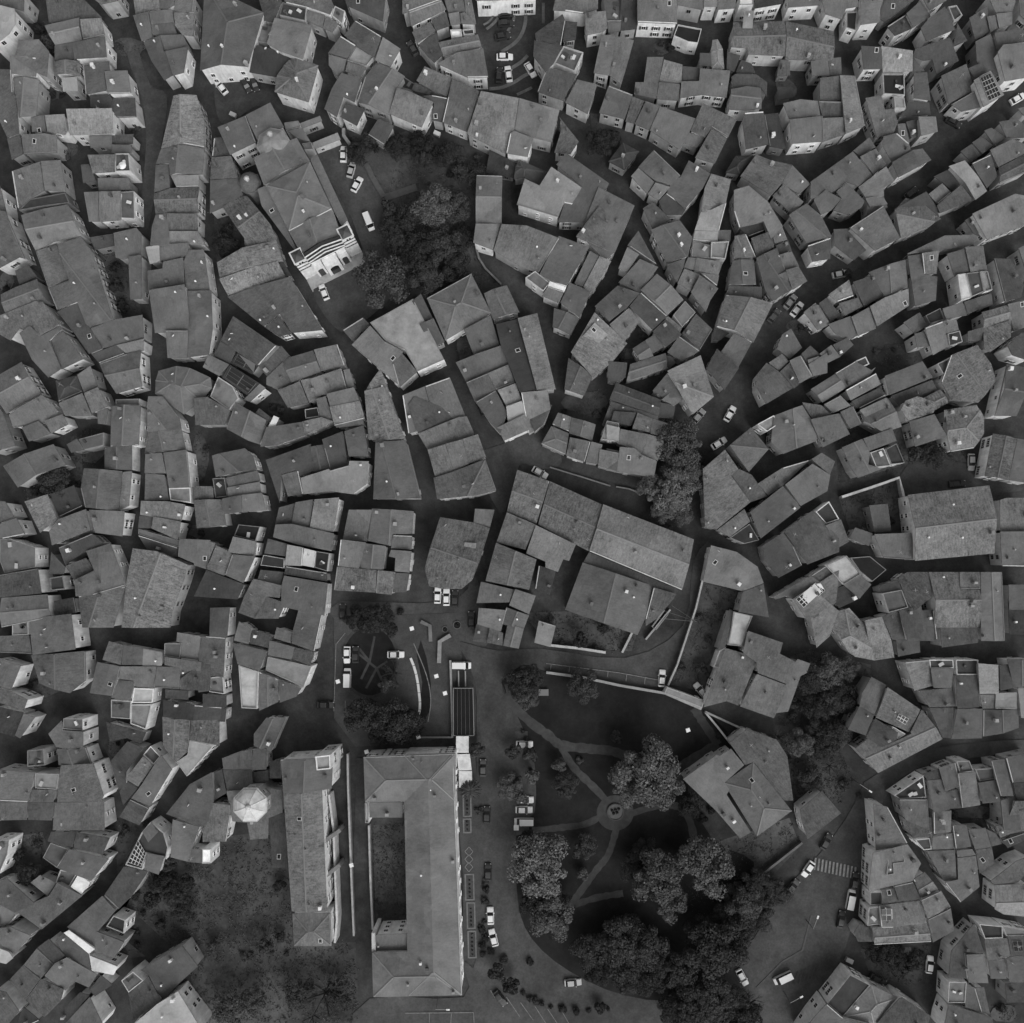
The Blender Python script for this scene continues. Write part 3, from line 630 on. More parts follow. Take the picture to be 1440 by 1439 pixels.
s0 b4 h7 w8 190,680 320,640 350,700 230,765
s0 b5 h8 w6 400,700 500,640 660,580 665,695 450,835
s0 b4 h7 w8 275,770 395,705 440,850 320,900
s0 b4 h6 w7 120,820 270,765 315,900 240,930 160,880
s0 b4 h7 w8 0,700 50,690 120,800 50,865 0,800
s0 b3 h5 w6 55,680 110,640 210,770 130,790
s3 b4 h7 w6 625,810 735,740 790,830 700,885
s3 b4 h8 w7 700,885 780,865 810,965 720,980
s1 b5 h7 w7 890,715 1025,670 1055,760 915,790
s0 b5 h8 w7 770,845 890,800 930,970 825,1030
s0 b4 h7 w7 880,800 985,790 1000,860 905,885
f b2 h7 w8 925,885 1005,865 1025,940 935,970
f b2 h5 w6 770,765 870,715 900,790 800,820
g0 r b5 h8 w6 1155,740 1325,690 1355,790 1165,850
s2 r b5 h8 w6 1165,850 1355,790 1350,910 1210,1010 1170,990
s0 b4 h6 w6 1330,685 1480,650 1480,830 1370,870
s0 b3 h7 w6 1060,870 1165,840 1170,930 1060,935
g1 r b5 h8 w7 945,1030 1125,960 1220,1090 1250,1200 1130,1350 950,1330 880,1210
f b4 h8 w7 850,1090 940,1050 970,1110 890,1160
s3 b4 h7 w8 500,1170 755,1070 825,1180 530,1300
s0 b3 h5 w6 540,1305 820,1195 850,1260 620,1400
g0 r b5 h7 w6 615,1390 875,1260 930,1350 700,1480 640,1480
s0 b4 h7 w6 165,1150 300,1070 410,1130 440,1110 390,1180 240,1250
f b3 h7 w7 300,1070 370,1040 395,1090 330,1120
s0 b5 h7 w6 235,1265 440,1150 475,1225 270,1335
s0 b3 h6 w6 275,1340 470,1245 510,1300 330,1390
s0 b5 h7 w6 330,1400 510,1315 580,1440 400,1480
g0 b5 h7 w6 0,1260 165,1155 240,1250 80,1350
s0 b4 h7 w6 90,1360 200,1300 270,1370 150,1420
s0 b4 h7 w6 60,1020 140,960 200,1040 120,1080
s0 b3 h6 w6 150,960 250,910 290,960 200,1040
s0 b4 h7 w6 -20,1060 55,1035 115,1110 0,1180
g0 b4 h8 w8 1320,1090 1439,1110 1480,1120 1390,1440 1240,1440
s0 b3 h8 w8 1330,970 1420,880 1480,870 1480,1070 1360,1030
s0 b5 h7 w6 900,1400 1120,1365 1160,1440 1100,1500 900,1480
T 0 570
s0 b4 h7 w8 300,105 420,60 460,130 345,190
s0 b4 h7 w6 145,150 260,105 345,190 195,245
g1 b4 h8 w6 -60,-60 20,50 105,275 -60,330
g1 b4 h8 w6 20,410 360,262 445,405 255,465 120,555
f b4 h6 w6 530,230 700,185 700,270 570,300
s0 b3 h6 w5 450,265 520,225 570,300 480,320
s0 b4 h5 w6 655,35 730,20 710,130 660,125
g1 b4 h8 w9 750,0 950,0 935,270 745,280
g1 b4 h7 w9 705,288 890,262 890,440 705,430
g1 b4 h8 w9 565,425 825,445 800,715 575,690 545,560
s1 b6 h7 w9 830,450 890,445 870,680 800,710
s0 b5 h7 w8 600,705 840,715 825,885 640,860
g1 b4 h8 w8 1000,-60 1100,-60 1210,80 1225,165 995,182
g1 b4 h7 w8 1000,185 1225,165 1255,300 975,325
s3 b4 h7 w7 980,330 1090,320 1120,460 975,460
s1 b4 h7 w8 1100,320 1260,300 1285,555 1140,560
s3 b4 h7 w6 980,460 1110,470 1140,640 975,640
f b6 h7 w8 1140,560 1285,555 1290,660 1150,640
s0 b5 h8 w8 950,645 1130,648 1250,670 1225,780 945,740
s3 b3 h7 w6 940,745 1035,750 1020,830 930,830
s0 b4 h7 w8 1035,750 1220,785 1200,910 1020,830
f b5 h6 w7 935,835 1215,915 1210,960 935,870
s0 b3 h5 w5 930,875 1200,960 1180,1030 1000,985
s0 b4 h7 w6 1210,900 1420,910 1390,1100 1200,1020
g3 r b5 h8 w6 895,965 1060,985 1265,1075 1240,1180 1160,1400 1150,1500 820,1500 850,1200
s3 r b5 h8 w7 165,650 320,600 385,770 270,860 220,760
s0 b4 h7 w7 330,850 390,770 580,700 610,845 350,945
s0 b2 h5 w5 340,600 500,540 560,680 400,755
s0 b3 h6 w6 395,960 620,865 700,930 580,980 440,1080
s3 b4 h8 w8 580,985 745,930 850,1215 630,1280 510,1290 500,1180 635,1115
s0 b3 h7 w6 440,1085 580,1030 635,1110 500,1180
g1 b4 h8 w6 530,1290 850,1220 765,1500 555,1500
s0 b4 h8 w8 -40,640 35,650 95,750 0,795 -40,800
s0 b4 h8 w8 0,800 110,760 170,870 20,900 -40,900
f b4 h8 w8 0,905 60,900 240,960 240,1090 30,1130 0,1050
s0 b4 h9 w9 -40,1150 255,1100 280,1270 -40,1300
g0 b5 h9 w8 10,1300 320,1275 350,1430 10,1500
s0 b3 h7 w7 365,1320 500,1295 520,1400 370,1425
f b2 h6 w7 340,1165 430,1150 445,1240 350,1250
s0 b3 h5 w6 345,990 440,1090 430,1140 330,1140
T 285 570
g1 b4 h8 w8 62,340 285,290 340,340 365,430 88,485
s0 b4 h7 w8 155,490 370,440 390,510 175,555
s0 b5 h7 w8 165,555 385,515 395,590 170,620
s0 b4 h7 w7 130,630 260,605 265,720 135,735
s0 b5 h7 w9 262,605 400,590 430,710 268,720
f b2 h5 w6 70,495 150,490 170,615 90,625
g1 b4 h7 w7 -60,640 130,635 160,810 -40,830
s0 b4 h6 w6 -60,545 65,548 75,630 -60,632
f b1 h7 w7 245,805 390,820 360,915 215,880
s0 b5 h8 w8 205,885 365,920 355,1020 170,990
s1 b5 h8 w8 200,1005 355,1020 275,1200 150,1145
s3 b4 h7 w6 90,945 205,1000 145,1150 25,1105
s0 b4 h7 w6 -40,900 85,930 20,1105 -60,1080
s0 b3 h6 w6 25,1110 280,1210 235,1310 -60,1290
g0 b4 h8 w8 160,160 220,-20 430,100 385,265 310,240
s0 b4 h7 w6 390,265 430,150 680,110 700,200 500,270 390,280
s0 b8 h8 w7 440,150 480,70 515,85 475,175
s0 b3 h7 w6 310,120 380,20 460,80 400,170
s0 b4 h7 w6 670,110 800,80 885,110 690,200
s0 b5 h7 w6 855,10 1060,-30 1095,90 890,140
f b1 h6 w7 690,30 775,15 790,75 695,90
s3 b3 h7 w6 425,370 730,260 750,440 660,480 630,440 530,465 520,660
s0 b4 h6 w6 530,470 645,440 680,600 575,615
g1 b4 h7 w6 725,280 820,265 855,425 745,450
s0 b3 h7 w6 805,230 945,175 980,410 860,440 820,290
s3 b4 h7 w7 955,175 1085,135 1120,345 985,345
s0 b5 h8 w8 660,490 850,430 860,440 985,405 990,375 1120,378 1110,530 1010,600 870,580 680,600
g1 r b5 h8 w7 1100,-100 1200,-250 1365,225 1165,250
g1 b4 h8 w7 1165,252 1370,235 1470,630 1150,635
s0 b3 h7 w6 515,690 625,660 600,800 490,800
s0 b4 h7 w7 625,655 745,635 720,840 600,800
s0 b5 h8 w9 755,635 920,622 885,855 720,840
s0 b4 h7 w6 490,805 600,800 885,865 870,985 640,940 475,890
s0 b3 h7 w6 440,900 570,935 560,1020 415,1000
f b2 h6 w9 410,1010 550,1035 550,1100 390,1080
s0 b6 h8 w8 570,940 680,960 670,1085 555,1080
s0 b8 h8 w8 685,965 765,985 750,1095 670,1080
f b1 h7 w8 765,985 855,1000 840,1120 755,1095
s0 b3 h6 w6 390,1110 545,1125 525,1215 370,1175
s0 b3 h6 w6 560,1085 840,1130 840,1190 550,1140
s0 b4 h8 w7 550,1150 845,1200 820,1420 530,1360 530,1220
s3 b4 h7 w6 340,1170 530,1215 520,1300 430,1290 350,1440 240,1400 280,1290
s0 b5 h8 w8 430,1290 560,1335 510,1440 350,1440
s0 b4 h7 w6 985,705 1140,705 1110,920 945,905
g1 b4 h8 w9 1142,697 1425,715 1415,870 1280,870 1270,950 1115,915
s0 b4 h8 w8 930,905 1100,925 1055,1100 910,1085
g1 b5 h7 w8 1085,930 1235,950 1220,1110 1060,1100
s2 r b5 h8 w7 905,1088 1175,1112 1165,1265 885,1248
s0 r b5 h8 w8 1180,1112 1300,1125 1275,1280 1168,1268
s0 b4 h8 w9 1285,875 1415,880 1410,975 1270,965
s1 b6 h8 w9 1270,975 1410,985 1395,1130 1295,1120 1300,1030 1255,1020
s0 b4 h8 w9 1300,1130 1395,1135 1375,1260 1280,1265
T 570 570
s0 b3 h7 w7 20,0 60,-60 405,70 240,125 85,190
s0 b4 h7 w7 85,192 240,127 360,80 415,75 465,190 385,230 150,300
s0 b4 h7 w6 150,300 270,262 325,450 200,480
s0 b5 h7 w6 272,260 385,230 430,395 325,448
s0 b4 h7 w6 387,228 490,195 545,350 430,395
e12 b5 h8 w7 190,490 300,455 540,365 615,575 480,610 215,635
s0 b5 h8 w9 620,150 805,60 860,155 665,240
s3 b4 h7 w7 810,10 900,-40 990,0 930,130 870,180
g1 r b4 h8 w6 235,755 455,790 570,828 500,1050 450,1180 380,1240 250,1240 160,1220 130,1100
s0 b4 h7 w6 470,698 602,705 570,825 460,795
s0 b6 h10 w7 400,925 480,930 465,1010 385,990
e023 b4 h7 w6 985,140 1105,190 1080,335 915,262
g1 b4 h7 w6 1030,50 1120,80 1105,180 990,130
g1 b4 h7 w6 1122,82 1285,130 1260,240 1105,190
s0 b4 h7 w7 1110,215 1250,245 1210,385 1085,340
s0 b4 h7 w6 1255,245 1330,265 1300,400 1215,385
s0 b4 h7 w6 1310,295 1440,320 1440,450 1300,410
f b6 h8 w7 1360,105 1440,120 1440,245 1320,230
g0 r b4 h8 w6 755,435 972,512 885,800 685,718
g0 r b4 h8 w6 975,512 1332,672 1237,985 1150,940 895,805
g0 b5 h9 w5 1335,668 1947,905 1867,1248 1240,985
s0 b4 h7 w6 685,722 880,805 810,975 615,925
s0 b5 h8 w7 880,808 1150,940 1105,1050 1065,1040 1030,1125 945,1095 945,1055 815,1000
g1 b5 h8 w7 612,928 885,1040 835,1245 540,1185
s0 b3 h5 w6 900,1080 1015,1120 975,1280 875,1240
s0 b5 h7 w7 510,1190 735,1245 700,1330 480,1335
s3 b5 h7 w8 740,1240 880,1285 835,1410 700,1350
T 855 570
s0 b3 h7 w6 40,40 190,50 155,140 20,110
s3 b4 h7 w7 200,50 300,90 285,185 165,155
s1 b4 h7 w8 300,90 430,130 370,215 285,190
s0 b7 h8 w7 -10,130 80,150 70,240 -10,235
s0 b5 h7 w7 85,160 270,195 230,330 100,270 60,255
s1 b5 h7 w8 270,195 370,225 380,270 335,375 230,335
s0 b4 h7 w6 80,280 180,290 230,335 330,378 310,490 60,445
s1 b4 h7 w6 -10,290 75,310 60,440 -10,430
e03 b5 h8 w6 820,270 965,150 1085,295 950,450
s1 r b5 h8 w6 640,430 790,300 880,430 830,475 960,655 730,840 655,825
s0 b4 h6 w6 885,430 970,470 1075,615 960,655 830,470
s0 b4 h6 w7 740,840 920,700 960,785 820,890
s1 b4 h7 w7 960,720 1180,545 1300,690 1030,900
s0 b4 h7 w6 1010,530 1180,420 1360,370 1200,525 1080,610
s0 b4 h7 w6 1195,535 1380,395 1500,470 1480,580 1300,680
f b2 h5 w6 820,895 955,800 1020,910 920,935
s3 b4 h7 w7 1190,855 1380,710 1560,900 1560,990 1345,1075
s1 b3 h7 w6 1040,950 1180,860 1250,950 1310,1080 1150,1165 1060,1050
f b7 h8 w8 1005,130 1115,70 1155,125 1070,180
g2 b5 h8 w6 1120,70 1310,0 1400,140 1410,240 1180,330 1100,250
s0 b4 h7 w6 1310,-20 1440,0 1520,80 1400,130
s1 b4 h7 w6 1365,110 1480,60 1540,230 1440,230
s1 b5 h7 w8 695,945 870,990 1010,1090 1050,1200 910,1255 640,1190
s0 b4 h7 w6 910,1258 1050,1205 1085,1430 880,1395
s0 b3 h5.6 w5 -127,990 480,1245 460,1270 305,1225 -165,1058
s0 b3 h5.2 w5 308,1228 462,1274 440,1310 330,1440 255,1490 252,1440
g1 b4 h6.5 w5 -170,1060 305,1220 250,1440 200,1550 -290,1380
s1 b4 h7 w7 1110,1295 1370,1150 1439,1200 1250,1310 1200,1290 1130,1310
s3 b5 h8 w7 1250,1310 1560,1110 1540,1330 1340,1450
f b9 h9 w8 1250,1310 1350,1240 1400,1300 1310,1370
T 1140 570
s0 b4 h7 w7 0,95 190,55 265,195 80,285
s0 b4 h6 w6 200,45 285,5 345,125 265,160
g0 b4 h7 w6 335,40 520,-50 615,145 490,185 370,110
s0 r b5 h8 w7 610,30 640,-30 720,-60 850,-20 830,50 660,105
s1 b4 h7 w6 665,110 835,60 920,210 705,280
e024 r b5 h8 w8 905,35 1120,5 1170,80 1170,190 1100,290 945,315 920,200
s0 b4 h7 w6 355,225 550,155 580,240 395,310
g1 b4 h7 w6 210,285 350,225 400,320 390,400 480,430 320,490 280,440
f b5 h6 w7 400,320 490,290 540,410 440,420
f b2 h5 w7 500,300 575,260 630,390 540,400
s3 b4 h6 w6 5,365 75,320 165,380 130,470
g1 r b4 h8 w8 1230,190 1390,225 1330,505 1175,480
s1 b4 h7 w7 1395,225 1500,240 1500,530 1335,505
g0 r b5 h9 w9 655,605 1205,540 1245,700 1240,1000 705,1050
s0 b4 h8 w6 1275,640 1320,625 1500,625 1500,850 1280,850
s0 b4 h8 w6 1280,852 1500,852 1500,1090 1290,1085
s0 b4 h6 w7 430,870 680,860 705,1045 490,1030
s0 b3 h5 w5 395,675 520,665 545,850 430,860
s0 b3 h5 w6 300,825 420,865 395,950 260,900
s3 b5 h7 w6 100,810 205,770 260,920 190,960
f b2 h6 w8 30,720 120,650 190,770 100,800
f b8 h8 w8 100,1080 240,1015 335,1140 220,1210
f b1 h5 w8 270,1030 400,1020 510,1110 415,1190 330,1120
s0 b5 h8 w6 220,1210 335,1140 410,1210 330,1305
s3 b4 h7 w7 0,1150 100,1085 220,1205 100,1280
s0 b3 h7 w6 130,1250 230,1215 330,1305 190,1370
s3 b4 h7 w7 0,1330 110,1250 185,1330 20,1440
s0 b3 h7 w6 465,1225 590,1175 610,1240 480,1270
f b4 h8 w8 480,1270 610,1245 655,1365 520,1400
s3 r b4 h7 w9 590,1170 650,1125 790,1125 820,1290 700,1390 640,1290
g0 r b4 h8 w6 795,1125 1005,1125 1010,1240 1140,1245 1145,1500 840,1500
s0 b5 h9 w6 1005,1125 1145,1125 1145,1240 1010,1240
g1 b5 h9 w6 1148,1125 1290,1125 1310,1590 1150,1590
s1 b4 h7 w6 1335,1210 1500,1210 1500,1380 1340,1380
s0 b4 h7 w6 700,1385 830,1380 835,1590 730,1590
T 0 855
f b5 h7 w7 85,75 190,60 195,180 85,185
s0 b4 h7 w6 -40,190 195,185 215,310 -40,300
s1 b4 h9 w8 195,70 480,40 510,280 220,318
g1 b4 h8 w7 210,320 575,290 580,490 470,575 265,510
s0 b4 h9 w8 -40,335 140,390 75,550 -40,520
s0 b4 h9 w9 -40,535 70,560 185,620 160,690 -40,630
s0 b3 h8 w7 -40,660 160,705 95,870 -40,830
s0 b5 h8 w7 160,710 235,740 135,880 100,860
s0 b5 h7 w6 735,225 830,250 815,385 690,350
s0 b5 h7 w7 830,250 965,275 960,385 820,385
s0 b7 h7 w7 965,275 1095,300 1090,390 960,390
s1 b5 h7 w6 655,365 815,395 760,595 605,575
s0 b4 h7 w7 815,395 1055,395 1040,540 910,530 900,490 800,480
s0 b4 h8 w8 1055,395 1215,400 1210,545 1045,540
s0 b4 h7 w7 775,485 905,495 880,625 750,605
f b8 h6 w9 905,540 1040,545 1030,640 890,640
f b4 h7 w7 1110,240 1225,240 1215,340 1110,325
s0 b4 h7 w6 1195,165 1350,190 1340,360 1220,345 1225,235 1190,230
s0 b4 h7 w6 1350,190 1500,200 1500,375 1340,360
s0 b4 h7 w6 1110,330 1360,365 1350,480 1215,480 1215,405 1110,385
s0 b4 h7 w7 1360,370 1430,375 1410,560 1215,550 1215,480
s0 b3 h6 w6 1115,550 1270,560 1270,620 1115,610
s0 b3 h7 w8 1100,620 1310,655 1300,760 1100,735
g1 r b4 h7 w7 1095,735 1285,755 1275,960 1190,1040 1100,930
s0 r b4 h7 w8 1290,760 1480,750 1480,930 1280,890
s0 b3 h6 w6 1310,655 1500,670 1480,755 1300,760
f b7 h8 w9 1280,895 1435,935 1260,1135 1190,1040 1265,990
f b4 h7 w8 750,620 885,630 880,750 750,740
f b7 h6 w9 885,650 1030,650 990,820 885,780
s0 b3 h5 w7 715,770 985,840 950,920 860,880 740,900
s2 b3 h6 w7 745,1035 860,900 965,945 850,1110 850,1190 800,1230
s3 b5 h9 w8 965,1000 1035,1060 930,1205 845,1155
f b3 h8 w8 970,990 1020,930 1085,1000 1040,1055
s1 b4 h8 w8 1040,1060 1085,990 1160,1090 1010,1340 885,1285 950,1200
s0 b4 h7 w7 805,1410 880,1290 1005,1350 940,1467
s0 b3 h6 w6 805,1240 850,1165 930,1215 830,1330
f b4 h11 w9 430,745 560,750 560,825 425,815
s3 b5 h9 w7 325,850 415,760 425,825 560,835 560,940 450,950 380,940
g1 b4 h9 w9 385,950 580,940 620,1050 580,1062 395,1060
s1 b4 h9 w9 410,1062 630,1050 700,1270 680,1305 385,1310
f b4 h8 w6 190,960 300,950 310,1060 190,1070
s3 b4 h9 w7 -40,1090 235,1110 190,1310 -40,1300
f b6 h9 w7 240,1115 400,1120 385,1225 240,1215
s0 b4 h8 w6 215,1225 370,1230 360,1310 195,1310
s0 b4 h8 w7 -40,1310 185,1312 180,1430 -40,1435
s0 b4 h8 w9 190,1312 370,1312 350,1435 190,1430
s0 b4 h8 w7 370,1314 700,1310 705,1500 355,1500
T 285 855
s0 b4 h7 w8 50,0 185,-5 165,200 45,190
s1 b4 h7 w7 20,190 155,200 140,470 60,460 50,380 -20,375
s0 b4 h6 w6 -30,385 55,385 50,560 -30,570
f b6 h7 w9 52,470 140,460 150,580 48,565
s0 b3 h6 w7 0,580 160,590 160,670 0,670
s0 b3 h6 w7 0,672 160,680 150,770 0,760
s3 b4 h8 w7 245,90 330,150 310,245 210,220
s0 b3 h6 w6 335,150 470,190 440,270 315,240
s0 b4 h7 w9 200,235 430,290 385,425 235,380
f b8 h8 w8 245,385 380,430 370,680 265,675
g1 b4 h8 w7 380,430 510,480 510,635 380,695
s0 b5 h7 w8 512,480 665,545 630,600 520,640
f b7 h8 w9 440,330 735,395 680,535 425,420
s0 b4 h7 w6 450,220 620,265 600,350 440,320
s0 b3 h7 w7 620,265 755,300 725,390 600,345
s3 b4 h6 w7 500,130 605,165 595,240 480,205
s0 b4 h7 w7 605,165 650,0 820,-10 755,295 600,240
g1 b4 h6 w7 430,740 560,745 500,880 460,980 345,930 345,850
s0 b4 h7 w6 340,950 430,950 430,1090 330,1095
s0 b4 h6 w6 130,1015 250,970 250,1090 140,1090
s0 b4 h7 w6 250,970 335,955 335,1090 250,1090
s0 b4 h7 w6 135,1092 330,1092 340,1220 165,1230
s0 b3 h5 w6 335,1110 440,1095 445,1170 345,1180
s0 b3 h5 w6 450,1040 530,1020 530,1150 455,1150
s0 b4 h7 w6 160,1235 440,1215 530,1230 540,1380 440,1420 440,1555 320,1565 300,1450 200,1440
s3 b4 h7 w6 -247,1390 -87,1190 63,1108 75,1300 25,1465 -25,1478
s0 b3 h6 w6 75,1110 130,1090 160,1250 75,1300
s0 b4 h7 w8 65,1315 185,1330 190,1400 160,1577 0,1580 0,1500
T 570 855
s3 b5 h7 w7 495,0 680,15 645,160 485,110
s0 b4 h7 w6 570,130 660,170 655,255 550,235
s0 b4 h6 w6 480,110 570,135 545,235 455,225
g1 b5 h7 w8 680,-5 835,50 800,140 650,110
g1 b5 h7 w7 690,105 800,140 765,275 660,255
s3 b5 h5 w6 900,85 1015,120 980,265 870,235
T 855 855
f b8 h8 w8 850,25 975,55 935,150 905,260 810,250
s0 b3 h6 w6 820,10 850,25 790,270 740,290
f b8 h5 w9 710,400 750,290 795,265 750,405
s3 b4 h7 w8 790,270 960,320 1000,370 880,660 800,630 645,670
s0 b4 h8 w7 945,155 1180,235 1160,310 1260,360 1220,520 1010,440 1005,370 910,300
s0 b5 h7 w7 1005,445 1215,525 1120,745 890,665
s0 b5 h6 w6 1280,345 1365,375 1340,440 1300,460 1215,700 1130,710 1250,380
f b6 h4 w9 400,535 650,625 635,675 380,575
s0 b4 h6 w6 820,910 935,820 1140,890 1210,1000 1250,1300 1180,1300 985,1040 925,1060
s0 b4 h6 w6 505,1155 735,990 750,1000 830,950 920,1060 785,1180 820,1230 800,1260 965,1515 890,1555 730,1370
h b5 h8 w6 780,1180 980,1040 1240,1370 1005,1542
T 1140 855
s1 b5 h7 w7 0,75 50,-100 190,20 130,190 40,270
e024 r b6 h8 w6 135,125 190,20 260,0 360,110 430,355 300,330 250,290
s0 r b6 h7 w6 365,85 480,60 545,220 565,335 430,355 400,260
s3 b3 h7 w9 480,55 590,15 650,215 550,215
s0 b4 h8 w8 595,20 745,-20 790,220 655,225
s0 b4 h6 w6 575,215 735,220 740,300 590,330
s0 b3 h7 w6 750,20 830,15 855,215 790,220
s0 b4 h7 w7 870,95 1130,95 1130,235 885,268
f b1 h7 w7 690,0 740,0 740,60 695,70
s3 b5 h7 w8 635,365 800,350 825,525 700,560
s0 b5 h8 w6 810,410 965,405 950,540 830,540
f b3 h7 w8 800,350 960,350 965,405 805,408
s0 b4 h7 w7 735,560 950,540 980,665 800,670
s0 b4 h7 w7 800,675 965,672 950,880 890,875
f b2 h7 w8 975,350 1125,350 1125,450 980,450
s0 b4 h8 w8 980,452 1130,452 1138,670 990,680
s3 b6 h8 w6 1130,375 1265,385 1270,580 1140,580
s0 b6 h7 w7 1140,585 1250,585 1250,680 1160,680
s0 b7 h7 w7 1250,575 1390,570 1390,680 1245,680
s1 b5 h8 w7 990,683 1160,680 1155,880 950,885
g1 b4 h7 w6 1162,685 1400,680 1405,810 1160,870
s0 b3 h6 w6 1275,390 1340,380 1370,540 1280,560
g1 b4 h7 w8 1325,345 1500,340 1500,520 1370,535
s0 b7 h6 w7 1400,545 1500,540 1500,760 1420,740
s0 b2 h5 w6 1330,-100 1500,-100 1500,180 1340,180
s3 b4 h8 w6 345,580 410,465 510,520 430,720 330,660
s3 b3 h8 w6 330,660 430,720 370,860 250,820
s3 b4 h8 w7 520,535 740,685 665,840 440,740
s0 b3 h7 w7 435,745 590,840 580,890 480,940 375,875
f b7 h8 w7 555,800 640,850 590,885 535,835
g1 b5 h7 w6 400,870 480,940 680,850 675,835 750,685 890,885 455,1115 300,950
s0 b3 h6 w6 755,1120 865,1085 885,1155 790,1165
s0 b4 h7 w7 865,1080 975,1040 1010,1200 910,1240
f b4 h7 w7 980,1035 1065,1030 1095,1100 1000,1110
s3 b5 h7 w7 990,1115 1110,1105 1145,1330 1020,1350
s0 b4 h7 w7 790,1165 890,1155 940,1360 830,1380
s0 b5 h7 w6 595,1290 790,1290 800,1500 640,1430
f b2 h6 w8 560,1265 760,1130 780,1280 600,1290
s0 b4 h7 w6 905,1245 1010,1215 1020,1350 940,1355
s0 b4 h7 w7 1130,1180 1255,1160 1280,1310 1160,1320
f b3 h6 w7 1110,1090 1240,1080 1250,1150 1140,1170
s0 b4 h7 w6 1215,1030 1310,1020 1370,1270 1280,1270
s0 b4 h7 w6 1315,1010 1500,970 1500,1170 1360,1180
s0 b3 h7 w6 1365,1185 1500,1175 1500,1350 1410,1370
s0 b4 h7 w6 1280,1300 1390,1265 1420,1500 1300,1500
s0 b4 h7 w6 820,1380 945,1365 950,1500 830,1500
T 0 1139
s0 b3 h6 w6 345,147 515,152 490,250 410,240 320,212
s0 b3 h8 w7 517,150 740,190 692,300 497,257
f b3 h7 w8 342,222 460,265 385,390 290,322
s0 b4 h8 w8 465,265 735,330 615,480 400,400 385,390
f b4 h7 w8 412,402 525,425 470,515 382,487
s0 b9 h8 w9 527,437 605,490 550,570 477,520
s0 b4 h7 w6 385,490 555,580 280,808 215,760 100,680 235,620 330,580
s0 b6 h5 w6 207,490 270,440 380,492 320,582
s0 b4 h7 w7 -40,480 50,465 232,630 100,695 -40,620
f b5 h7 w7 -40,640 80,650 110,710 60,770 -40,790
s0 b4 h7 w7 70,790 210,850 100,970 0,910 -40,880 -20,800
f b6 h7 w8 -40,200 70,200 55,300 0,430 -40,450
s0 b8 h7 w8 -40,920 60,960 90,1000 40,1040 -40,1020
f b2 h7 w8 960,150 1020,80 1110,150 1140,250 1125,330 990,290 965,400 850,368
s0 b5 h8 w7 992,292 1110,312 1070,438 970,402
s0 b5 h8 w7 960,150 1020,82 1065,150 1000,220
s3 b5 h7 w9 1165,65 1345,115 1265,350 1150,320
s0 b5 h7 w8 1268,257 1362,270 1362,360 1268,352
f b9 h8 w8 1365,265 1425,265 1425,360 1365,362
s0 b3 h6 w6 835,382 1000,415 890,580 800,670 702,577
s3 b4 h7 w6 690,580 780,680 660,820 840,890 770,1000 620,950 452,790
f b2 h7 w8 770,710 850,740 840,830 722,782
s0 b9 h8 w9 430,830 465,812 640,940 600,972
s0 b4 h7 w7 425,835 600,975 610,1070 440,990 375,880
s0 b4 h7 w8 252,930 330,870 440,985 370,1040
s0 b9 h8 w9 600,972 800,1050 765,1115 620,1085
s0 b4 h7 w7 370,1035 450,995 655,1110 600,1200 510,1160 440,1220 300,1120
s3 b4 h7 w8 160,1045 250,932 368,1040 275,1135
s0 b4 h7 w7 65,1145 157,1047 272,1140 167,1280
s0 b5 h7 w9 275,1140 430,1210 410,1290 300,1400 172,1285
s0 b3 h6 w7 680,1115 760,1180 640,1260 605,1215
s3 b3 h8 w6 400,1370 540,1230 605,1252 430,1440 410,1440
s3 b5 h9 w9 425,1460 605,1262 690,1440 660,1500
f b5 h9 w9 820,1150 900,1090 970,1150 870,1230
s0 b3 h6 w6 945,1082 1230,917 1335,1055 1210,1170 1092,1288 1000,1112
s0 b3 h6 w6 862,1230 1000,1120 1088,1290 900,1420
s3 b8 h9 w9 840,1500 1060,1310 1200,1225 1370,1500
s0 b4 h7 w7 -40,1210 40,1230 130,1360 60,1440 -40,1440
s0 b3 h6 w6 140,1370 160,1330 270,1420 100,1500
T 285 1139
s0 b3 h5 w7 447,50 550,17 578,390 470,390
T 1140 1139
s0 b4 h8 w8 -72,-2 75,-127 205,23 -20,198 -60,78
s1 b4 h8 w8 425,-40 520,-20 655,225 440,275
s0 b4 h8 w8 420,290 655,232 745,360 690,480 560,510 390,550
f b6 h10 w7 520,270 615,250 630,350 555,360 560,430 510,440
f b2 h7 w9 400,555 478,550 478,640 400,640
s0 b4 h7 w7 480,552 580,532 595,620 480,635
s0 b4 h7 w7 562,512 690,485 740,600 597,620
e02 b5 h7 w7 692,467 770,420 860,535 745,605
s0 b5 h8 w9 460,645 740,612 785,765 560,790 475,790
f b4 h9 w7 480,670 545,665 550,790 475,790
s3 b5 h7 w8 745,607 880,545 945,655 790,735
s0 b5 h8 w9 790,738 945,662 970,815 825,895
g0 r b5 h8 w7 415,795 785,767 815,890 430,910
s0 b4 h6 w7 330,770 400,800 420,890 320,890 290,830
f b5 h8 w9 392,662 460,652 470,770 382,780
s0 b4 h7 w7 640,65 825,50 825,180 690,190
f b3 h7 w9 700,200 800,190 815,265 760,270
s0 b5 h7 w7 827,12 950,5 945,150 830,165
s0 b5 h7 w8 822,185 960,157 975,263 822,268
s1 b4 h7 w6 782,280 973,270 985,470 900,480
s3 b5 h8 w7 990,325 1115,310 1140,520 1010,625 905,490 995,470
s0 b6 h8 w7 985,275 1090,265 1115,305 990,322
s0 b4 h7 w6 955,102 1050,102 1085,250 977,263
s0 b4 h7 w6 1062,132 1180,122 1220,250 1110,268
s0 b4 h7 w6 1112,272 1223,252 1240,360 1140,430
s0 b4 h6 w6 1185,130 1250,160 1290,230 1222,248
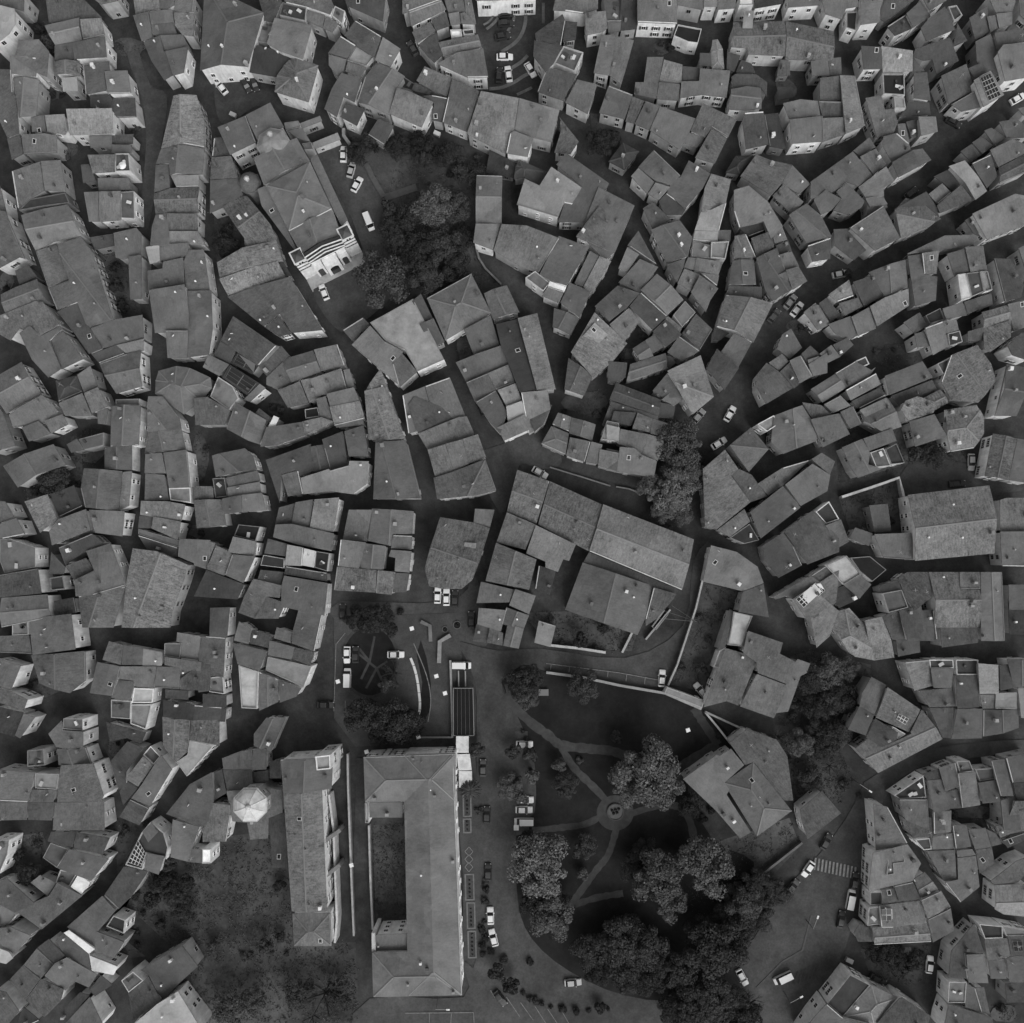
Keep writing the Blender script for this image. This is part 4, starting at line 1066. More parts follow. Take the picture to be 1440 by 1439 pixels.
s0 b4 h7 w6 1250,110 1320,90 1380,-60 1500,-60 1500,130 1350,162 1280,190
s0 b4 h6 w6 1290,205 1480,140 1480,190 1330,258
s0 b3 h7 w8 1215,480 1390,345 1480,310 1480,400 1400,490 1240,502
g0 b6 h8 w8 1240,507 1480,500 1480,725 1300,705 1240,670
f b2 h7 w8 1132,767 1288,782 1290,860 1170,865
f b5 h7 w9 1295,782 1480,820 1480,845 1320,850
s0 b5 h7 w7 1172,870 1325,866 1348,985 1192,1020
s0 b4 h7 w9 1330,852 1480,850 1480,978 1352,983
s1 b4 h7 w8 1350,988 1480,982 1480,1160 1340,1160 1322,1002
s0 b4 h6 w7 1197,1022 1312,1002 1320,1140 1215,1140
s3 b4 h8 w8 1050,977 1170,972 1200,1170 1065,1165
s1 b3 h7 w6 1105,765 1170,965 1045,972 1060,1140 930,1130 950,950
f b5 h8 w9 930,1157 1050,1160 1040,1300 922,1300
s0 b4 h7 w6 1052,1182 1110,1200 1160,1370 1042,1332
s0 b4 h7 w6 1112,1200 1170,1197 1210,1380 1162,1370
s0 b4 h9 w9 930,1312 1225,1400 1240,1520 900,1520 905,1440
s0 b3 h6 w6 1312,1172 1480,1167 1480,1300 1322,1300
f b2 h9.4 w9 265,1110 400,1180 215,1395 110,1302
h b5 h8.4 w7 410,1182 590,1267 430,1460 217,1398
s0 b4 h8.4 w9 108,1307 215,1400 430,1460 380,1530 -80,1530 15,1410
s0 b3 h8 w8 600,1272 620,1267 810,1390 780,1480 480,1480 445,1440
'''
# ---------------------------------------------------------------- houses: outlines in tiles of the survey, eaves as the photo shows them
SECT = []; ox = oy = 0.0
for line in DATA.strip().splitlines():
    t = line.split()
    if t[0] == 'T': ox, oy = float(t[1]), float(t[2]); continue
    d = dict(h=7.0, b=4, w=6)
    ty = t[0]; pts = []
    for q in t[1:]:
        if ',' in q:
            x, y = q.split(','); pts.append((ox + float(x) / 4.797, oy + float(y) / 4.797))
        elif q == 'r': d['r'] = 1
        else: d[q[0]] = float(q[1:])
    if ty == 's0' and len(pts) in (4, 5) and sum(p[1] for p in pts) / len(pts) > 800: ty = 's2'
    if d['h'] >= 9.2: d['h'] *= 0.8
    elif d['h'] > 5: d['h'] = 6.3 + (d['h'] - 7) * 0.65
    SECT.append(dict(ty=ty, pts=pts, **d))
def area(p): return abs(sum(p[i][0] * p[(i + 1) % len(p)][1] - p[(i + 1) % len(p)][0] * p[i][1] for i in range(len(p))) / 2)
def cen(p): return (sum(q[0] for q in p) / len(p), sum(q[1] for q in p) / len(p))
def inside(p, x, y):
    c = False; n = len(p); j = n - 1
    for i in range(n):
        if (p[i][1] > y) != (p[j][1] > y) and x < (p[j][0] - p[i][0]) * (y - p[i][1]) / (p[j][1] - p[i][1]) + p[i][0]: c = not c
        j = i
    return c
def segd(p, a, b):
    ax, ay = a; bx, by = b; dx, dy = bx - ax, by - ay; L = dx * dx + dy * dy
    t = 0 if L == 0 else max(0, min(1, ((p[0] - ax) * dx + (p[1] - ay) * dy) / L))
    return math.hypot(p[0] - ax - t * dx, p[1] - ay - t * dy)
for s in SECT:
    s['a'] = area(s['pts']); s['c'] = cen(s['pts'])
    s['bb'] = (min(p[0] for p in s['pts']), min(p[1] for p in s['pts']), max(p[0] for p in s['pts']), max(p[1] for p in s['pts']))
def touches(a, b):
    A, B = a['bb'], b['bb']
    if A[0] > B[2] + 3 or B[0] > A[2] + 3 or A[1] > B[3] + 3 or B[1] > A[3] + 3: return 0
    k = 0
    for u, v in ((a['pts'], b['pts']), (b['pts'], a['pts'])):
        for p in u:
            if min(segd(p, v[i], v[(i + 1) % len(v)]) for i in range(len(v))) < 3.2: k += 1
    return k
GROUPS = [[i] for i in range(len(SECT))]
nb = [set() for _ in SECT]
for i in range(len(SECT)):
    for j in range(i):
        if touches(SECT[i], SECT[j]) >= 2: nb[i].add(j); nb[j].add(i)
gid = list(range(len(SECT))); members = {i: [i] for i in gid}
def garea(g): return sum(SECT[i]['a'] for i in members[g])
stuck = set()
while len(members) > 288:                     # wings, lean-tos and terraces belong to the house they stand against
    cand = [g for g in members if g not in stuck]
    if not cand: break
    g = min(cand, key=garea)
    opt = {gid[j] for i in members[g] for j in nb[i]} - {g}
    opt = [o for o in opt if len(members[o]) + len(members[g]) <= 6]
    if not opt: stuck.add(g); continue
    o = min(opt, key=lambda q: (garea(q)) * (1 + 0.3 * len(members[q])))
    members[o] += members.pop(g)
    for i in members[o]: gid[i] = o
    stuck.discard(o)
def planes_for(s, wp):
    """roof planes as (nx, ny, d, slope): height over the eave = slope * (n.p - d)"""
    ty = s['ty'][0]; n = len(wp)
    sg = sum(wp[i][0] * wp[(i + 1) % n][1] - wp[(i + 1) % n][0] * wp[i][1] for i in range(n))
    def inn(i):                               # inward unit normal of edge i
        dx, dy = wp[(i + 1) % n][0] - wp[i][0], wp[(i + 1) % n][1] - wp[i][1]; L = math.hypot(dx, dy) or 1
        return (-dy / L, dx / L) if sg > 0 else (dy / L, -dx / L)
    k = int(s['ty'][1]) if len(s['ty']) > 1 and ty in 'sg' else 0
    k %= n
    if ty == 'f': return [(0.0, 1.0, 0.0, 0.0)]
    if ty == 's':
        nx, ny = inn(k); nx, ny = -nx, -ny     # rises towards edge k
        v = [nx * x + ny * y for x, y in wp]; w = max(v) - min(v); sl = min(0.26, 2.0 / max(w, 1))
        return [(nx, ny, min(v), sl)]
    if ty == 'g':
        nx, ny = inn(k); v = [nx * x + ny * y for x, y in wp]; w = max(v) - min(v); sl = min(0.33, 5.0 / max(w, 1))
        return [(nx, ny, min(v), sl), (-nx, -ny, -max(v), sl)]
    E = range(n) if ty == 'h' else [int(c) for c in s['ty'][1:]]
    out = []
    for i in E:
        nx, ny = inn(i % n); x, y = wp[i % n]; out.append((nx, ny, nx * x + ny * y, 0.36))
    return out
def zat(pl, x, y): return min(q[3] * (q[0] * x + q[1] * y - q[2]) for q in pl)
def clip(poly, a, b, c):                      # keep a*x+b*y<=c
    out = []; n = len(poly)
    for i in range(n):
        p, q = poly[i], poly[(i + 1) % n]; dp = a * p[0] + b * p[1] - c; dq = a * q[0] + b * q[1] - c
        if dp <= 1e-9: out.append(p)
        if (dp < -1e-9 and dq > 1e-9) or (dp > 1e-9 and dq < -1e-9):
            t = dp / (dp - dq); out.append((p[0] + t * (q[0] - p[0]), p[1] + t * (q[1] - p[1])))
    return out
def outline(poly, pl):                        # the outline with points added where a ridge or hip meets it
    out = []; n = len(poly)
    for i in range(n):
        p, q = poly[i], poly[(i + 1) % n]; ts = []
        for u in range(len(pl)):
            for v in range(u):
                f = lambda r: pl[u][3] * (pl[u][0] * r[0] + pl[u][1] * r[1] - pl[u][2]) - pl[v][3] * (pl[v][0] * r[0] + pl[v][1] * r[1] - pl[v][2])
                a, b = f(p), f(q)
                if a * b < 0:
                    t = a / (a - b); r = (p[0] + t * (q[0] - p[0]), p[1] + t * (q[1] - p[1]))
                    if 0.01 < t < 0.99 and abs(pl[u][3] * (pl[u][0] * r[0] + pl[u][1] * r[1] - pl[u][2]) - zat(pl, *r)) < 1e-4: ts.append((t, r))
        out.append(p); out += [r for t, r in sorted(ts)]
    return out
def inset(poly, d):
    n = len(poly); out = []
    for i in range(n):
        a, b, c = poly[i - 1], poly[i], poly[(i + 1) % n]
        e1 = Vector((b[0] - a[0], b[1] - a[1])); e2 = Vector((c[0] - b[0], c[1] - b[1]))
        if e1.length < 1e-6 or e2.length < 1e-6: out.append(b); continue
        e1.normalize(); e2.normalize(); n1 = Vector((-e1.y, e1.x)); n2 = Vector((-e2.y, e2.x)); m = n1 + n2
        if m.length < 0.3: m = n1
        m.normalize(); k = d / max(0.45, m.dot(n1)); out.append((b[0] + m.x * k, b[1] + m.y * k))
    return out
def uvfaces(bm, faces_planes):
    uv = bm.loops.layers.uv.new('UVMap')
    for f, q in faces_planes:
        for l in f.loops:
            x, y, z = l.vert.co
            l[uv].uv = (-q[1] * x + q[0] * y, q[0] * x + q[1] * y)
def roof_mesh(poly, pl, z0, th=0.2):
    bm = bmesh.new(); fp = []
    ol = outline(poly, pl)
    for i, q in enumerate(pl):
        cell = ol[:]
        for j, r in enumerate(pl):
            if i == j: continue
            cell = clip(cell, q[3] * q[0] - r[3] * r[0], q[3] * q[1] - r[3] * r[1], q[3] * q[2] - r[3] * r[2])
            if len(cell) < 3: break
        if len(cell) >= 3:
            cell = [c for k, c in enumerate(cell) if math.hypot(c[0] - cell[k - 1][0], c[1] - cell[k - 1][1]) > 1e-4]
            if len(cell) >= 3 and area(cell) > 0.02:
                for zz, rev in ((0, False), (-th, True)):
                    vs = [bm.verts.new((x, y, z0 + zz + q[3] * (q[0] * x + q[1] * y - q[2]))) for x, y in cell]
                    try: f = bm.faces.new(vs[::-1] if rev else vs)
                    except ValueError: continue
                    fp.append((f, q))
    n = len(ol)
    for i in range(n):
        a, b = ol[i], ol[(i + 1) % n]; za, zb = z0 + zat(pl, *a), z0 + zat(pl, *b)
        f = bm.faces.new([bm.verts.new((a[0], a[1], za - th)), bm.verts.new((b[0], b[1], zb - th)), bm.verts.new((b[0], b[1], zb)), bm.verts.new((a[0], a[1], za))])
        fp.append((f, pl[0]))
    uvfaces(bm, fp)
    return bm
def wall_mesh(poly, pl, z0, th=0.2):
    bm = bmesh.new(); ol = outline(poly, pl); n = len(ol)
    for i in range(n):
        a, b = ol[i], ol[(i + 1) % n]
        bm.faces.new([bm.verts.new((a[0], a[1], -0.3)), bm.verts.new((b[0], b[1], -0.3)), bm.verts.new((b[0], b[1], z0 + zat(pl, *b) - th)), bm.verts.new((a[0], a[1], z0 + zat(pl, *a) - th))])
    return bm
def ridges(poly, pl, z0):                     # ridge and hip lines inside the outline
    out = []
    for u in range(len(pl)):
        for v in range(u):
            a = pl[u][3] * pl[u][0] - pl[v][3] * pl[v][0]; b = pl[u][3] * pl[u][1] - pl[v][3] * pl[v][1]; c = pl[u][3] * pl[u][2] - pl[v][3] * pl[v][2]
            L = math.hypot(a, b)
            if L < 1e-6: continue
            dx, dy = -b / L, a / L; x0, y0 = a * c / L / L, b * c / L / L
            t0 = (poly[0][0] - x0) * dx + (poly[0][1] - y0) * dy; R = []; N_ = 160
            run = None
            for k in range(-N_, N_ + 1):
                t = t0 + k * 0.3; x, y = x0 + dx * t, y0 + dy * t
                ok = inside(poly, x, y) and abs(pl[u][3] * (pl[u][0] * x + pl[u][1] * y - pl[u][2]) - zat(pl, x, y)) < 1e-3
                if ok:
                    if run is None: run = [(x, y), (x, y)]
                    run[1] = (x, y)
                elif run:
                    R.append(run); run = None
            for r in R:
                if math.hypot(r[1][0] - r[0][0], r[1][1] - r[0][1]) > 1.0: out.append([(p[0], p[1], z0 + zat(pl, *p)) for p in r])
    return out
def beam(bm, p, q, w, h, mat=0):
    p, q = Vector(p), Vector(q); d = (q - p); s = Vector((-d.y, d.x, 0)).normalized() * w / 2; up = Vector((0, 0, h)); lo = Vector((0, 0, -0.05))
    v = [bm.verts.new(x) for x in (p - s + lo, q - s + lo, q + s + lo, p + s + lo, p - s * .5 + up, q - s * .5 + up, q + s * .5 + up, p + s * .5 + up)]
    for f in ((0, 3, 2, 1), (4, 5, 6, 7), (0, 1, 5, 4), (1, 2, 6, 5), (2, 3, 7, 6), (3, 0, 4, 7)): bm.faces.new([v[i] for i in f]).material_index = mat
# small parts shared by all houses
def chimney_me():
    bm = bmesh.new(); box(bm, (0, 0, 0.35), (0.62, 0.48, 1.5)); box(bm, (0, 0, 1.16), (0.8, 0.66, 0.1), mat=0)
    for s in (-1, 1): box(bm, (s * 0.2, 0, 1.33), (0.12, 0.4, 0.24), mat=1)
    box(bm, (0, 0, 1.49), (0.74, 0.58, 0.07), mat=0)
    me = bpy.data.meshes.new('chimney'); bm.to_mesh(me); bm.free(); me.materials.append(M['wall']); me.materials.append(M['tyre']); return me
def vent_me():
    bm = bmesh.new(); lathe(bm, [(0.14, -0.3), (0.14, 0.7), (0.26, 0.72), (0.2, 0.9), (0.05, 0.95)], 10)
    me = bpy.data.meshes.new('flue'); bm.to_mesh(me); bm.free(); me.materials.append(M['plain']); return me
def skylight_me():
    bm = bmesh.new(); box(bm, (0, 0, 0.04), (0.95, 1.25, 0.16)); box(bm, (0, 0, 0.128), (0.72, 1.0, 0.03), mat=1)
    me = bpy.data.meshes.new('skylight'); bm.to_mesh(me); bm.free(); me.materials.append(M['plain']); me.materials.append(M['glass']); return me
def window_me(w, h, shut):
    bm = bmesh.new(); box(bm, (0, 0, 0), (w, 0.1, h), mat=1)
    for s in (-1, 1): box(bm, (s * (w / 2 + 0.05), 0.03, 0), (0.1, 0.16, h + 0.2))
    box(bm, (0, 0.03, h / 2 + 0.05), (w, 0.16, 0.1)); box(bm, (0, 0.08, -h / 2 - 0.06), (w + 0.3, 0.28, 0.1)); box(bm, (0, 0.04, 0), (0.06, 0.06, h))
    if shut:
        for s in (-1, 1): box(bm, (s * (w / 2 + 0.36), 0.07, 0), (0.5, 0.05, h), mat=2)
    me = bpy.data.meshes.new('window'); bm.to_mesh(me); bm.free()
    me.materials.append(M['plain']); me.materials.append(M['glass']); me.materials.append(M['shutter']); return me
def aerial_me():
    bm = bmesh.new(); lathe(bm, [(0.04, -0.2), (0.03, 2.4)], 6)
    for z_, w_ in ((2.3, .5), (2.1, .7), (1.9, .9)): box(bm, (0, 0, z_), (w_, .05, .05))
    box(bm, (0, 0, 2.2), (.05, 1.2, .05))
    me = bpy.data.meshes.new('aerial'); bm.to_mesh(me); bm.free(); me.materials.append(M['plain']); return me
def dish_me():
    bm = bmesh.new(); lathe(bm, [(0.03, 0), (0.03, 0.5)], 6)
    for k in range(12):
        a, b = 2 * math.pi * k / 12, 2 * math.pi * (k + 1) / 12
        r = 0.42
        bm.faces.new([bm.verts.new(v) for v in ((0, -0.08, 0.62), (r * math.cos(a), 0.06, 0.62 + r * math.sin(a)), (r * math.cos(b), 0.06, 0.62 + r * math.sin(b)))])
    me = bpy.data.meshes.new('satellite_dish'); bm.to_mesh(me); bm.free(); me.materials.append(M['plain']); return me
CH, VT, SKY_, DS, AE = chimney_me(), vent_me(), skylight_me(), dish_me(), aerial_me()
WN = [window_me(0.95, 1.5, False), window_me(0.95, 1.5, True), window_me(0.8, 1.0, False)]
KEEP = []                                     # everything that hides a wall in the photo: the traced outlines
def covered(px, py, me_):
    for s in KEEP:
        b = s['bb']
        if s is me_ or px < b[0] or px > b[2] or py < b[1] or py > b[3]: continue
        if inside(s['pts'], px, py): return True
    return False
def build_section(root, s, rng):
    z0 = s['h'] + rng.uniform(-0.2, 0.2); pts = s['pts']
    th = 0.2 if s['ty'][0] != 'f' else 0.12
    wp = [P(x, y, z0) for x, y in pts]
    for _ in range(2):                        # each corner at its own height: high corners of a lean-to stand nearer the camera
        pl = planes_for(s, wp); wp = [P(x, y, z0 + max(0, min(3.5, zat(pl, *w)))) for (x, y), w in zip(pts, wp)]
    pl = planes_for(s, wp)
    if sum(wp[i][0] * wp[(i + 1) % len(wp)][1] - wp[(i + 1) % len(wp)][0] * wp[i][1] for i in range(len(wp))) < 0: wp = wp[::-1]
    mn = min(zat(pl, *w) for w in wp)
    if mn < 0 and s['ty'][0] in 'eh': z0 += -mn * 0.5
    s['pl'], s['z0'], s['wp'] = pl, z0, wp
    v = lin(ROOFV[int(s['b'])]) * s.get('tone', rng.uniform(0.80, 1.2)); wv = min(.86, lin(WALLV[int(s['w'])]) * rng.uniform(0.85, 1.06))
    amp = s.get('amp', (1.5 + 0.5 * rng.random()) if 'r' in s else 0.5 + 0.8 * rng.random() ** 2)
    if s['b'] >= 7: amp = min(amp, .25)
    flat = s['ty'][0] == 'f'
    if flat:
        ph = rng.choice([.12, .25, .5]); pw = rng.choice([.16, .2, .26])
        rf = add('terrace_floor', roof_mesh(inset(wp, pw - .04), pl, z0, 0.12), M['flat'], root, color=v)
        wl = add('wall', wall_mesh(wp, [(0, 1, 0, 0)], z0 + ph, 0.0), M['wall'], root, color=wv)
        bm = bmesh.new(); a = wp; b = inset(wp, pw); n = len(a)
        for i in range(n):
            j = (i + 1) % n
            for q in (((a[i], ph), (a[j], ph), (b[j], ph), (b[i], ph)), ((b[i], ph), (b[j], ph), (b[j], -0.1), (b[i], -0.1))):
                bm.faces.new([bm.verts.new((p[0], p[1], z0 + h)) for p, h in q])
        add('parapet', bm, M['wall'], root, color=wv * rng.choice([.3, .45, .6, .9]))
        if s['a'] > 250 and s['b'] < 7:
            for k in range(rng.randint(3, 9)):
                x = rng.uniform(s['bb'][0], s['bb'][2]); y = rng.uniform(s['bb'][1], s['bb'][3])
                if inside(pts, x, y):
                    w = P(x, y, z0); bm = bmesh.new()
                    if rng.random() < .5: box(bm, (0, 0, .25), (rng.uniform(.4, 1.3), rng.uniform(.4, .9), .5)); nm = 'planter'
                    else: box(bm, (0, 0, .72), (1.3, .8, .05)); box(bm, (0, 0, .35), (.15, .15, .7)); nm = 'terrace_table'
                    ins = inset(wp, 0.9)
                    if inside(ins, *w): add(nm, bm, M['plain'], rf, loc=(w[0], w[1], z0), rz=rng.uniform(0, 3), color=rng.choice([.05, .1, .4, .6]))
                    else: bm.free()
    else:
        rf = add('roof', roof_mesh(wp, pl, z0, th), M['roof'], root, color=v, alpha=amp)
        wl = add('wall', wall_mesh(inset(wp, 0.3), pl, z0, th), M['wall'], root, color=wv)
        rd = ridges(wp, pl, z0) if len(pl) > 1 else []
        if rd:
            bm = bmesh.new()
            for p, q in rd: beam(bm, p, q, 0.42, 0.12)
            add('ridge_tiles', bm, M['plain'], rf, color=min(.5, v * 1.22))
        if rng.random() < 0.42:               # whitewashed coping where the roof meets the next house
            i = rng.randrange(len(wp)); a, b = wp[i], wp[(i + 1) % len(wp)]
            if math.hypot(a[0] - b[0], a[1] - b[1]) > 4:
                ins = inset(wp, 0.16); a, b = ins[i], ins[(i + 1) % len(ins)]
                bm = bmesh.new(); beam(bm, (a[0], a[1], z0 + zat(pl, *a)), (b[0], b[1], z0 + zat(pl, *b)), rng.choice([.2, .28]), 0.18)
                add('coping', bm, M['wall'], rf, color=lin(rng.choice([120, 140, 165, 200, 225])))
        nfit = int(s['a'] / 1500 + rng.random() * 1.1)
        for k in range(min(nfit, 4)):
            for _ in range(8):
                x = rng.uniform(s['bb'][0], s['bb'][2]); y = rng.uniform(s['bb'][1], s['bb'][3])
                if inside(pts, x, y) and min(segd((x, y), pts[i], pts[(i + 1) % len(pts)]) for i in range(len(pts))) > 4: break
            else: continue
            w = P(x, y, z0 + 1)
            if not inside(wp, *w): continue
            z = z0 + zat(pl, *w); r = rng.random(); e = math.atan2(pl[0][0], -pl[0][1])
            if r > 0.93: add('aerial', AE, None, rf, loc=(w[0], w[1], z), rz=rng.uniform(0, 3), color=.3)
            elif r < 0.5:
                ch_ = add('chimney', CH, None, rf, loc=(w[0], w[1], z), rz=e, color=lin(rng.choice([90, 110, 130, 160, 225]))); q_ = rng.uniform(.7, 1.15); ch_.scale = (q_, q_ * rng.uniform(.7, 1.4), q_)
            elif r < 0.78: add('flue', VT, None, rf, loc=(w[0], w[1], z), color=lin(rng.choice([110, 150, 235])))
            elif r < 0.89: add('satellite_dish', DS, None, rf, loc=(w[0], w[1], z), rz=rng.uniform(0, 6), color=.6)
            else:
                q = min(pl, key=lambda q: q[3] * (q[0] * w[0] + q[1] * w[1] - q[2]))
                o = add('skylight', SKY_, None, rf, loc=(w[0], w[1], z), color=lin(200)); nrm = Vector((-q[3] * q[0], -q[3] * q[1], 1)).normalized()
                o.rotation_euler = nrm.to_track_quat('Z', 'Y').to_euler()
    # windows on the walls that the street and yards leave open
    ip = inset(wp, 0.3) if not flat else wp
    n = len(ip); cnt = 0; k0 = rng.choice([0, 0, 0, 1, 2]); fr = wv * rng.choice([.7, .95, 1.0])
    for i in range(n):
        a, b = ip[i], ip[(i + 1) % n]; L = math.hypot(b[0] - a[0], b[1] - a[1])
        if L < 2.4: continue
        dx, dy = (b[0] - a[0]) / L, (b[1] - a[1]) / L; nx, ny = dy, -dx
        mx, my = (a[0] + b[0]) / 2, (a[1] + b[1]) / 2
        if -(nx * mx + ny * my) < 0.15 * math.hypot(mx, my): continue
        m = max(1, int(L / 3.0))
        for zz in (1.7, 4.6, 7.4, 10.2):
            if zz > z0 - 1.1: break
            for k in range(m):
                if rng.random() < 0.3 or cnt > 22: continue
                t = (k + 0.5) / m * L; x, y = a[0] + dx * t, a[1] + dy * t
                px, py = Q(x, y, zz)
                if px < -30 or px > 1470 or py < -30 or py > 1470: continue
                if covered(px + nx * 2, py - ny * 2, s) or inside(pts, px, py): continue
                add('window', WN[k0], None, wl, loc=(x + nx * 0.03, y + ny * 0.03, zz), rz=math.atan2(ny, nx) - math.pi / 2, color=fr); cnt += 1
    return rf
ADJ = {1: 'black', 2: 'charcoal', 3: 'dark grey', 4: 'mid grey', 5: 'grey', 6: 'light grey', 7: 'pale grey', 8: 'whitish', 9: 'white', 0: 'black'}
FORM = {'s': 'lean-to roofed', 'g': 'gable roofed', 'h': 'hip roofed', 'e': 'hip roofed', 'f': 'terrace topped'}
def build_house(secs, rng, name='house', cat='house', group='tiled houses of the old town', tell=None):
    big = max(secs, key=lambda s: s['a']); x, y = P(*big['c'])
    root = empty(name, (x, y, 0), category=cat)
    if group: root['group'] = group
    for s in secs: build_section(root, s, rng)
    for ch in root.children:                  # parts were laid out in town coordinates; keep them there
        ch.location = (-x, -y, 0)
    ph = '%s %s house' % (ADJ[int(big['b'])], FORM[big['ty'][0]])
    return root, (root, ph, big['c'][0], big['c'][1])
# ---------------------------------------------------------------- ground, roads, lawns, paths
LV = [0.0]
WOB = random.Random(2)
def sheet(name, pts, m, lvl=None, kind='structure', world=False):
    LV[0] += 0.004; z = LV[0] if lvl is None else lvl
    bm = bmesh.new(); q = [P(x, y) for x, y in pts] if not world else pts
    from mathutils.geometry import tessellate_polygon
    vs = [bm.verts.new((x, y, z)) for x, y in q]
    for t in tessellate_polygon([[Vector((x, y, 0)) for x, y in q]]):
        f = bm.faces.new([vs[i] for i in t])
    bmesh.ops.recalc_face_normals(bm, faces=bm.faces[:])
    if sum(f.normal.z for f in bm.faces) < 0: bmesh.ops.reverse_faces(bm, faces=bm.faces[:])
    o = add(name, bm, m); o['kind'] = kind; return o
def band(name, pts, w, m, closed=False):
    LV[0] += 0.004; bm = bmesh.new(); q = [P(x, y) for x, y in pts]; n = len(q); L = []
    for i in range(n):
        a = Vector(q[i - 1] if (i or closed) else q[0]); b = Vector(q[(i + 1) % n] if (i < n - 1 or closed) else q[-1]); d = (b - a).normalized(); p = Vector(q[i])
        k = Vector((-d.y, d.x)) * w * (WOB.uniform(.84, 1.16) if name == 'path' else 1) * SL(pts[i][1]) / 2; L.append((bm.verts.new((*(p + k), LV[0])), bm.verts.new((*(p - k), LV[0]))))
    for i in range(n if closed else n - 1):
        a, b = L[i], L[(i + 1) % n]; bm.faces.new((a[1], b[1], b[0], a[0]))
    o = add(name, bm, m); o['kind'] = 'structure'; return o
def smooth(pts, k=4):                          # Catmull-Rom through the given points
    out = []
    for i in range(len(pts) - 1):
        p0, p1, p2, p3 = pts[max(i - 1, 0)], pts[i], pts[i + 1], pts[min(i + 2, len(pts) - 1)]
        for s in range(k):
            t = s / k
            out.append(tuple(0.5 * (2 * p1[c] + (p2[c] - p0[c]) * t + (2 * p0[c] - 5 * p1[c] + 4 * p2[c] - p3[c]) * t * t + (3 * p1[c] - p0[c] - 3 * p2[c] + p3[c]) * t ** 3) for c in (0, 1)))
    return out + [pts[-1]]
def arc(cx, cy, rx, ry, a0, a1, n=24): return [(cx + rx * math.cos(math.radians(a0 + (a1 - a0) * k / n)), cy - ry * math.sin(math.radians(a0 + (a1 - a0) * k / n))) for k in range(n + 1)]
R_ = 4000
sheet('ground', [(-R_, -R_), (R_, -R_), (R_, R_), (-R_, R_)], M['asphalt'], world=True)
GREEN = [  # rough gardens and yards
 ('garden', [(185, 1212), (215, 1190), (330, 1175), (405, 1165), (412, 1330), (500, 1325), (505, 1439), (285, 1439), (262, 1350), (180, 1275)], 'soil'),
 ('garden', [(490, 185), (540, 195), (590, 178), (620, 200), (680, 235), (668, 300), (668, 350), (700, 400), (640, 420), (560, 425), (510, 395), (520, 340), (545, 290), (500, 230)], 'soil'),
 ('garden', [(1090, 930), (1140, 915), (1225, 935), (1215, 1010), (1180, 1060), (1205, 1090), (1180, 1130), (1120, 1120), (1095, 1040), (1085, 1010)], 'soil'),
 ('garden', [(735, 862), (905, 856), (888, 916), (770, 906)], 'soil'), ('garden', [(975, 858), (1025, 858), (1008, 930), (1000, 975), (940, 962), (955, 920)], 'soil'),
 ('garden', [(1180, 702), (1262, 675), (1272, 760), (1200, 760)], 'soil'), ('garden', [(985, 820), (1038, 830), (1022, 880), (978, 870)], 'soil'),
 ('garden', [(30, 650), (115, 640), (120, 715), (40, 710)], 'soil'), ('garden', [(130, 350), (185, 345), (200, 450), (160, 450)], 'soil'),
 ('garden', [(0, 1180), (60, 1170), (80, 1240), (0, 1260)], 'soil'), ('garden', [(300, 290), (345, 330), (345, 350), (305, 370)], 'soil'),
 ('garden', [(525, 1160), (572, 1158), (574, 1300), (528, 1302)], 'soil'), ('garden', [(1210, 1335), (1310, 1330), (1305, 1385), (1225, 1375)], 'soil'),
 ('garden', [(830, 160), (880, 160), (870, 210), (835, 215)], 'soil'), ('garden', [(1170, 590), (1330, 600), (1360, 650), (1270, 655), (1180, 680)], 'soil'),
 ('garden', [(990, 1190), (1110, 1150), (1125, 1190), (1060, 1260), (1000, 1300), (960, 1270)], 'soil'), ('garden', [(60, 30), (90, 30), (80, 90), (40, 100)], 'soil'),
 ('garden', [(160, 1150), (215, 1160), (260, 1210), (200, 1230), (150, 1300), (205, 1345), (150, 1350), (170, 1290)], 'soil')]
YARDS = [(160, 52, 206, 80), (70, 117, 86, 142), (84, 200, 110, 220), (181, 171, 193, 186), (918, 58, 944, 78), (0, 380, 20, 412), (100, 602, 148, 655), (268, 612, 295, 680), (265, 738, 291, 756), (376, 562, 401, 584),
         (897, 456, 916, 476), (856, 489, 896, 507), (1106, 448, 1146, 471), (643, 468, 663, 512), (790, 549, 860, 584), (1231, 484, 1295, 524), (1339, 1134, 1404, 1152), (30, 938, 98, 978), (152, 1035, 178, 1064),
         (147, 1160, 172, 1192), (1392, 1412, 1431, 1438), (1180, 380, 1196, 395), (1090, 110, 1120, 140), (205, 745, 255, 770)]
for x0, y0, x1, y1 in YARDS: GREEN.append(('garden', [((x0 + x1) / 2 + (x1 - x0) * .56 * WOB.uniform(.72, 1.05) * math.cos(a), (y0 + y1) / 2 + (y1 - y0) * .56 * WOB.uniform(.72, 1.05) * math.sin(a)) for a in [k * .5236 for k in range(12)]], 'soil'))
for nm, pts, m in GREEN: sheet(nm, pts, M[m])
PARK = [(705, 960), (735, 935), (768, 944), (860, 960), (935, 976), (988, 998), (1028, 1046), (965, 1092), (1002, 1180), (1060, 1212), (1040, 1262), (1010, 1330), (960, 1400),
        (880, 1400), (800, 1365), (748, 1320), (728, 1265), (727, 1160), (752, 1142), (750, 1060), (728, 1010)]
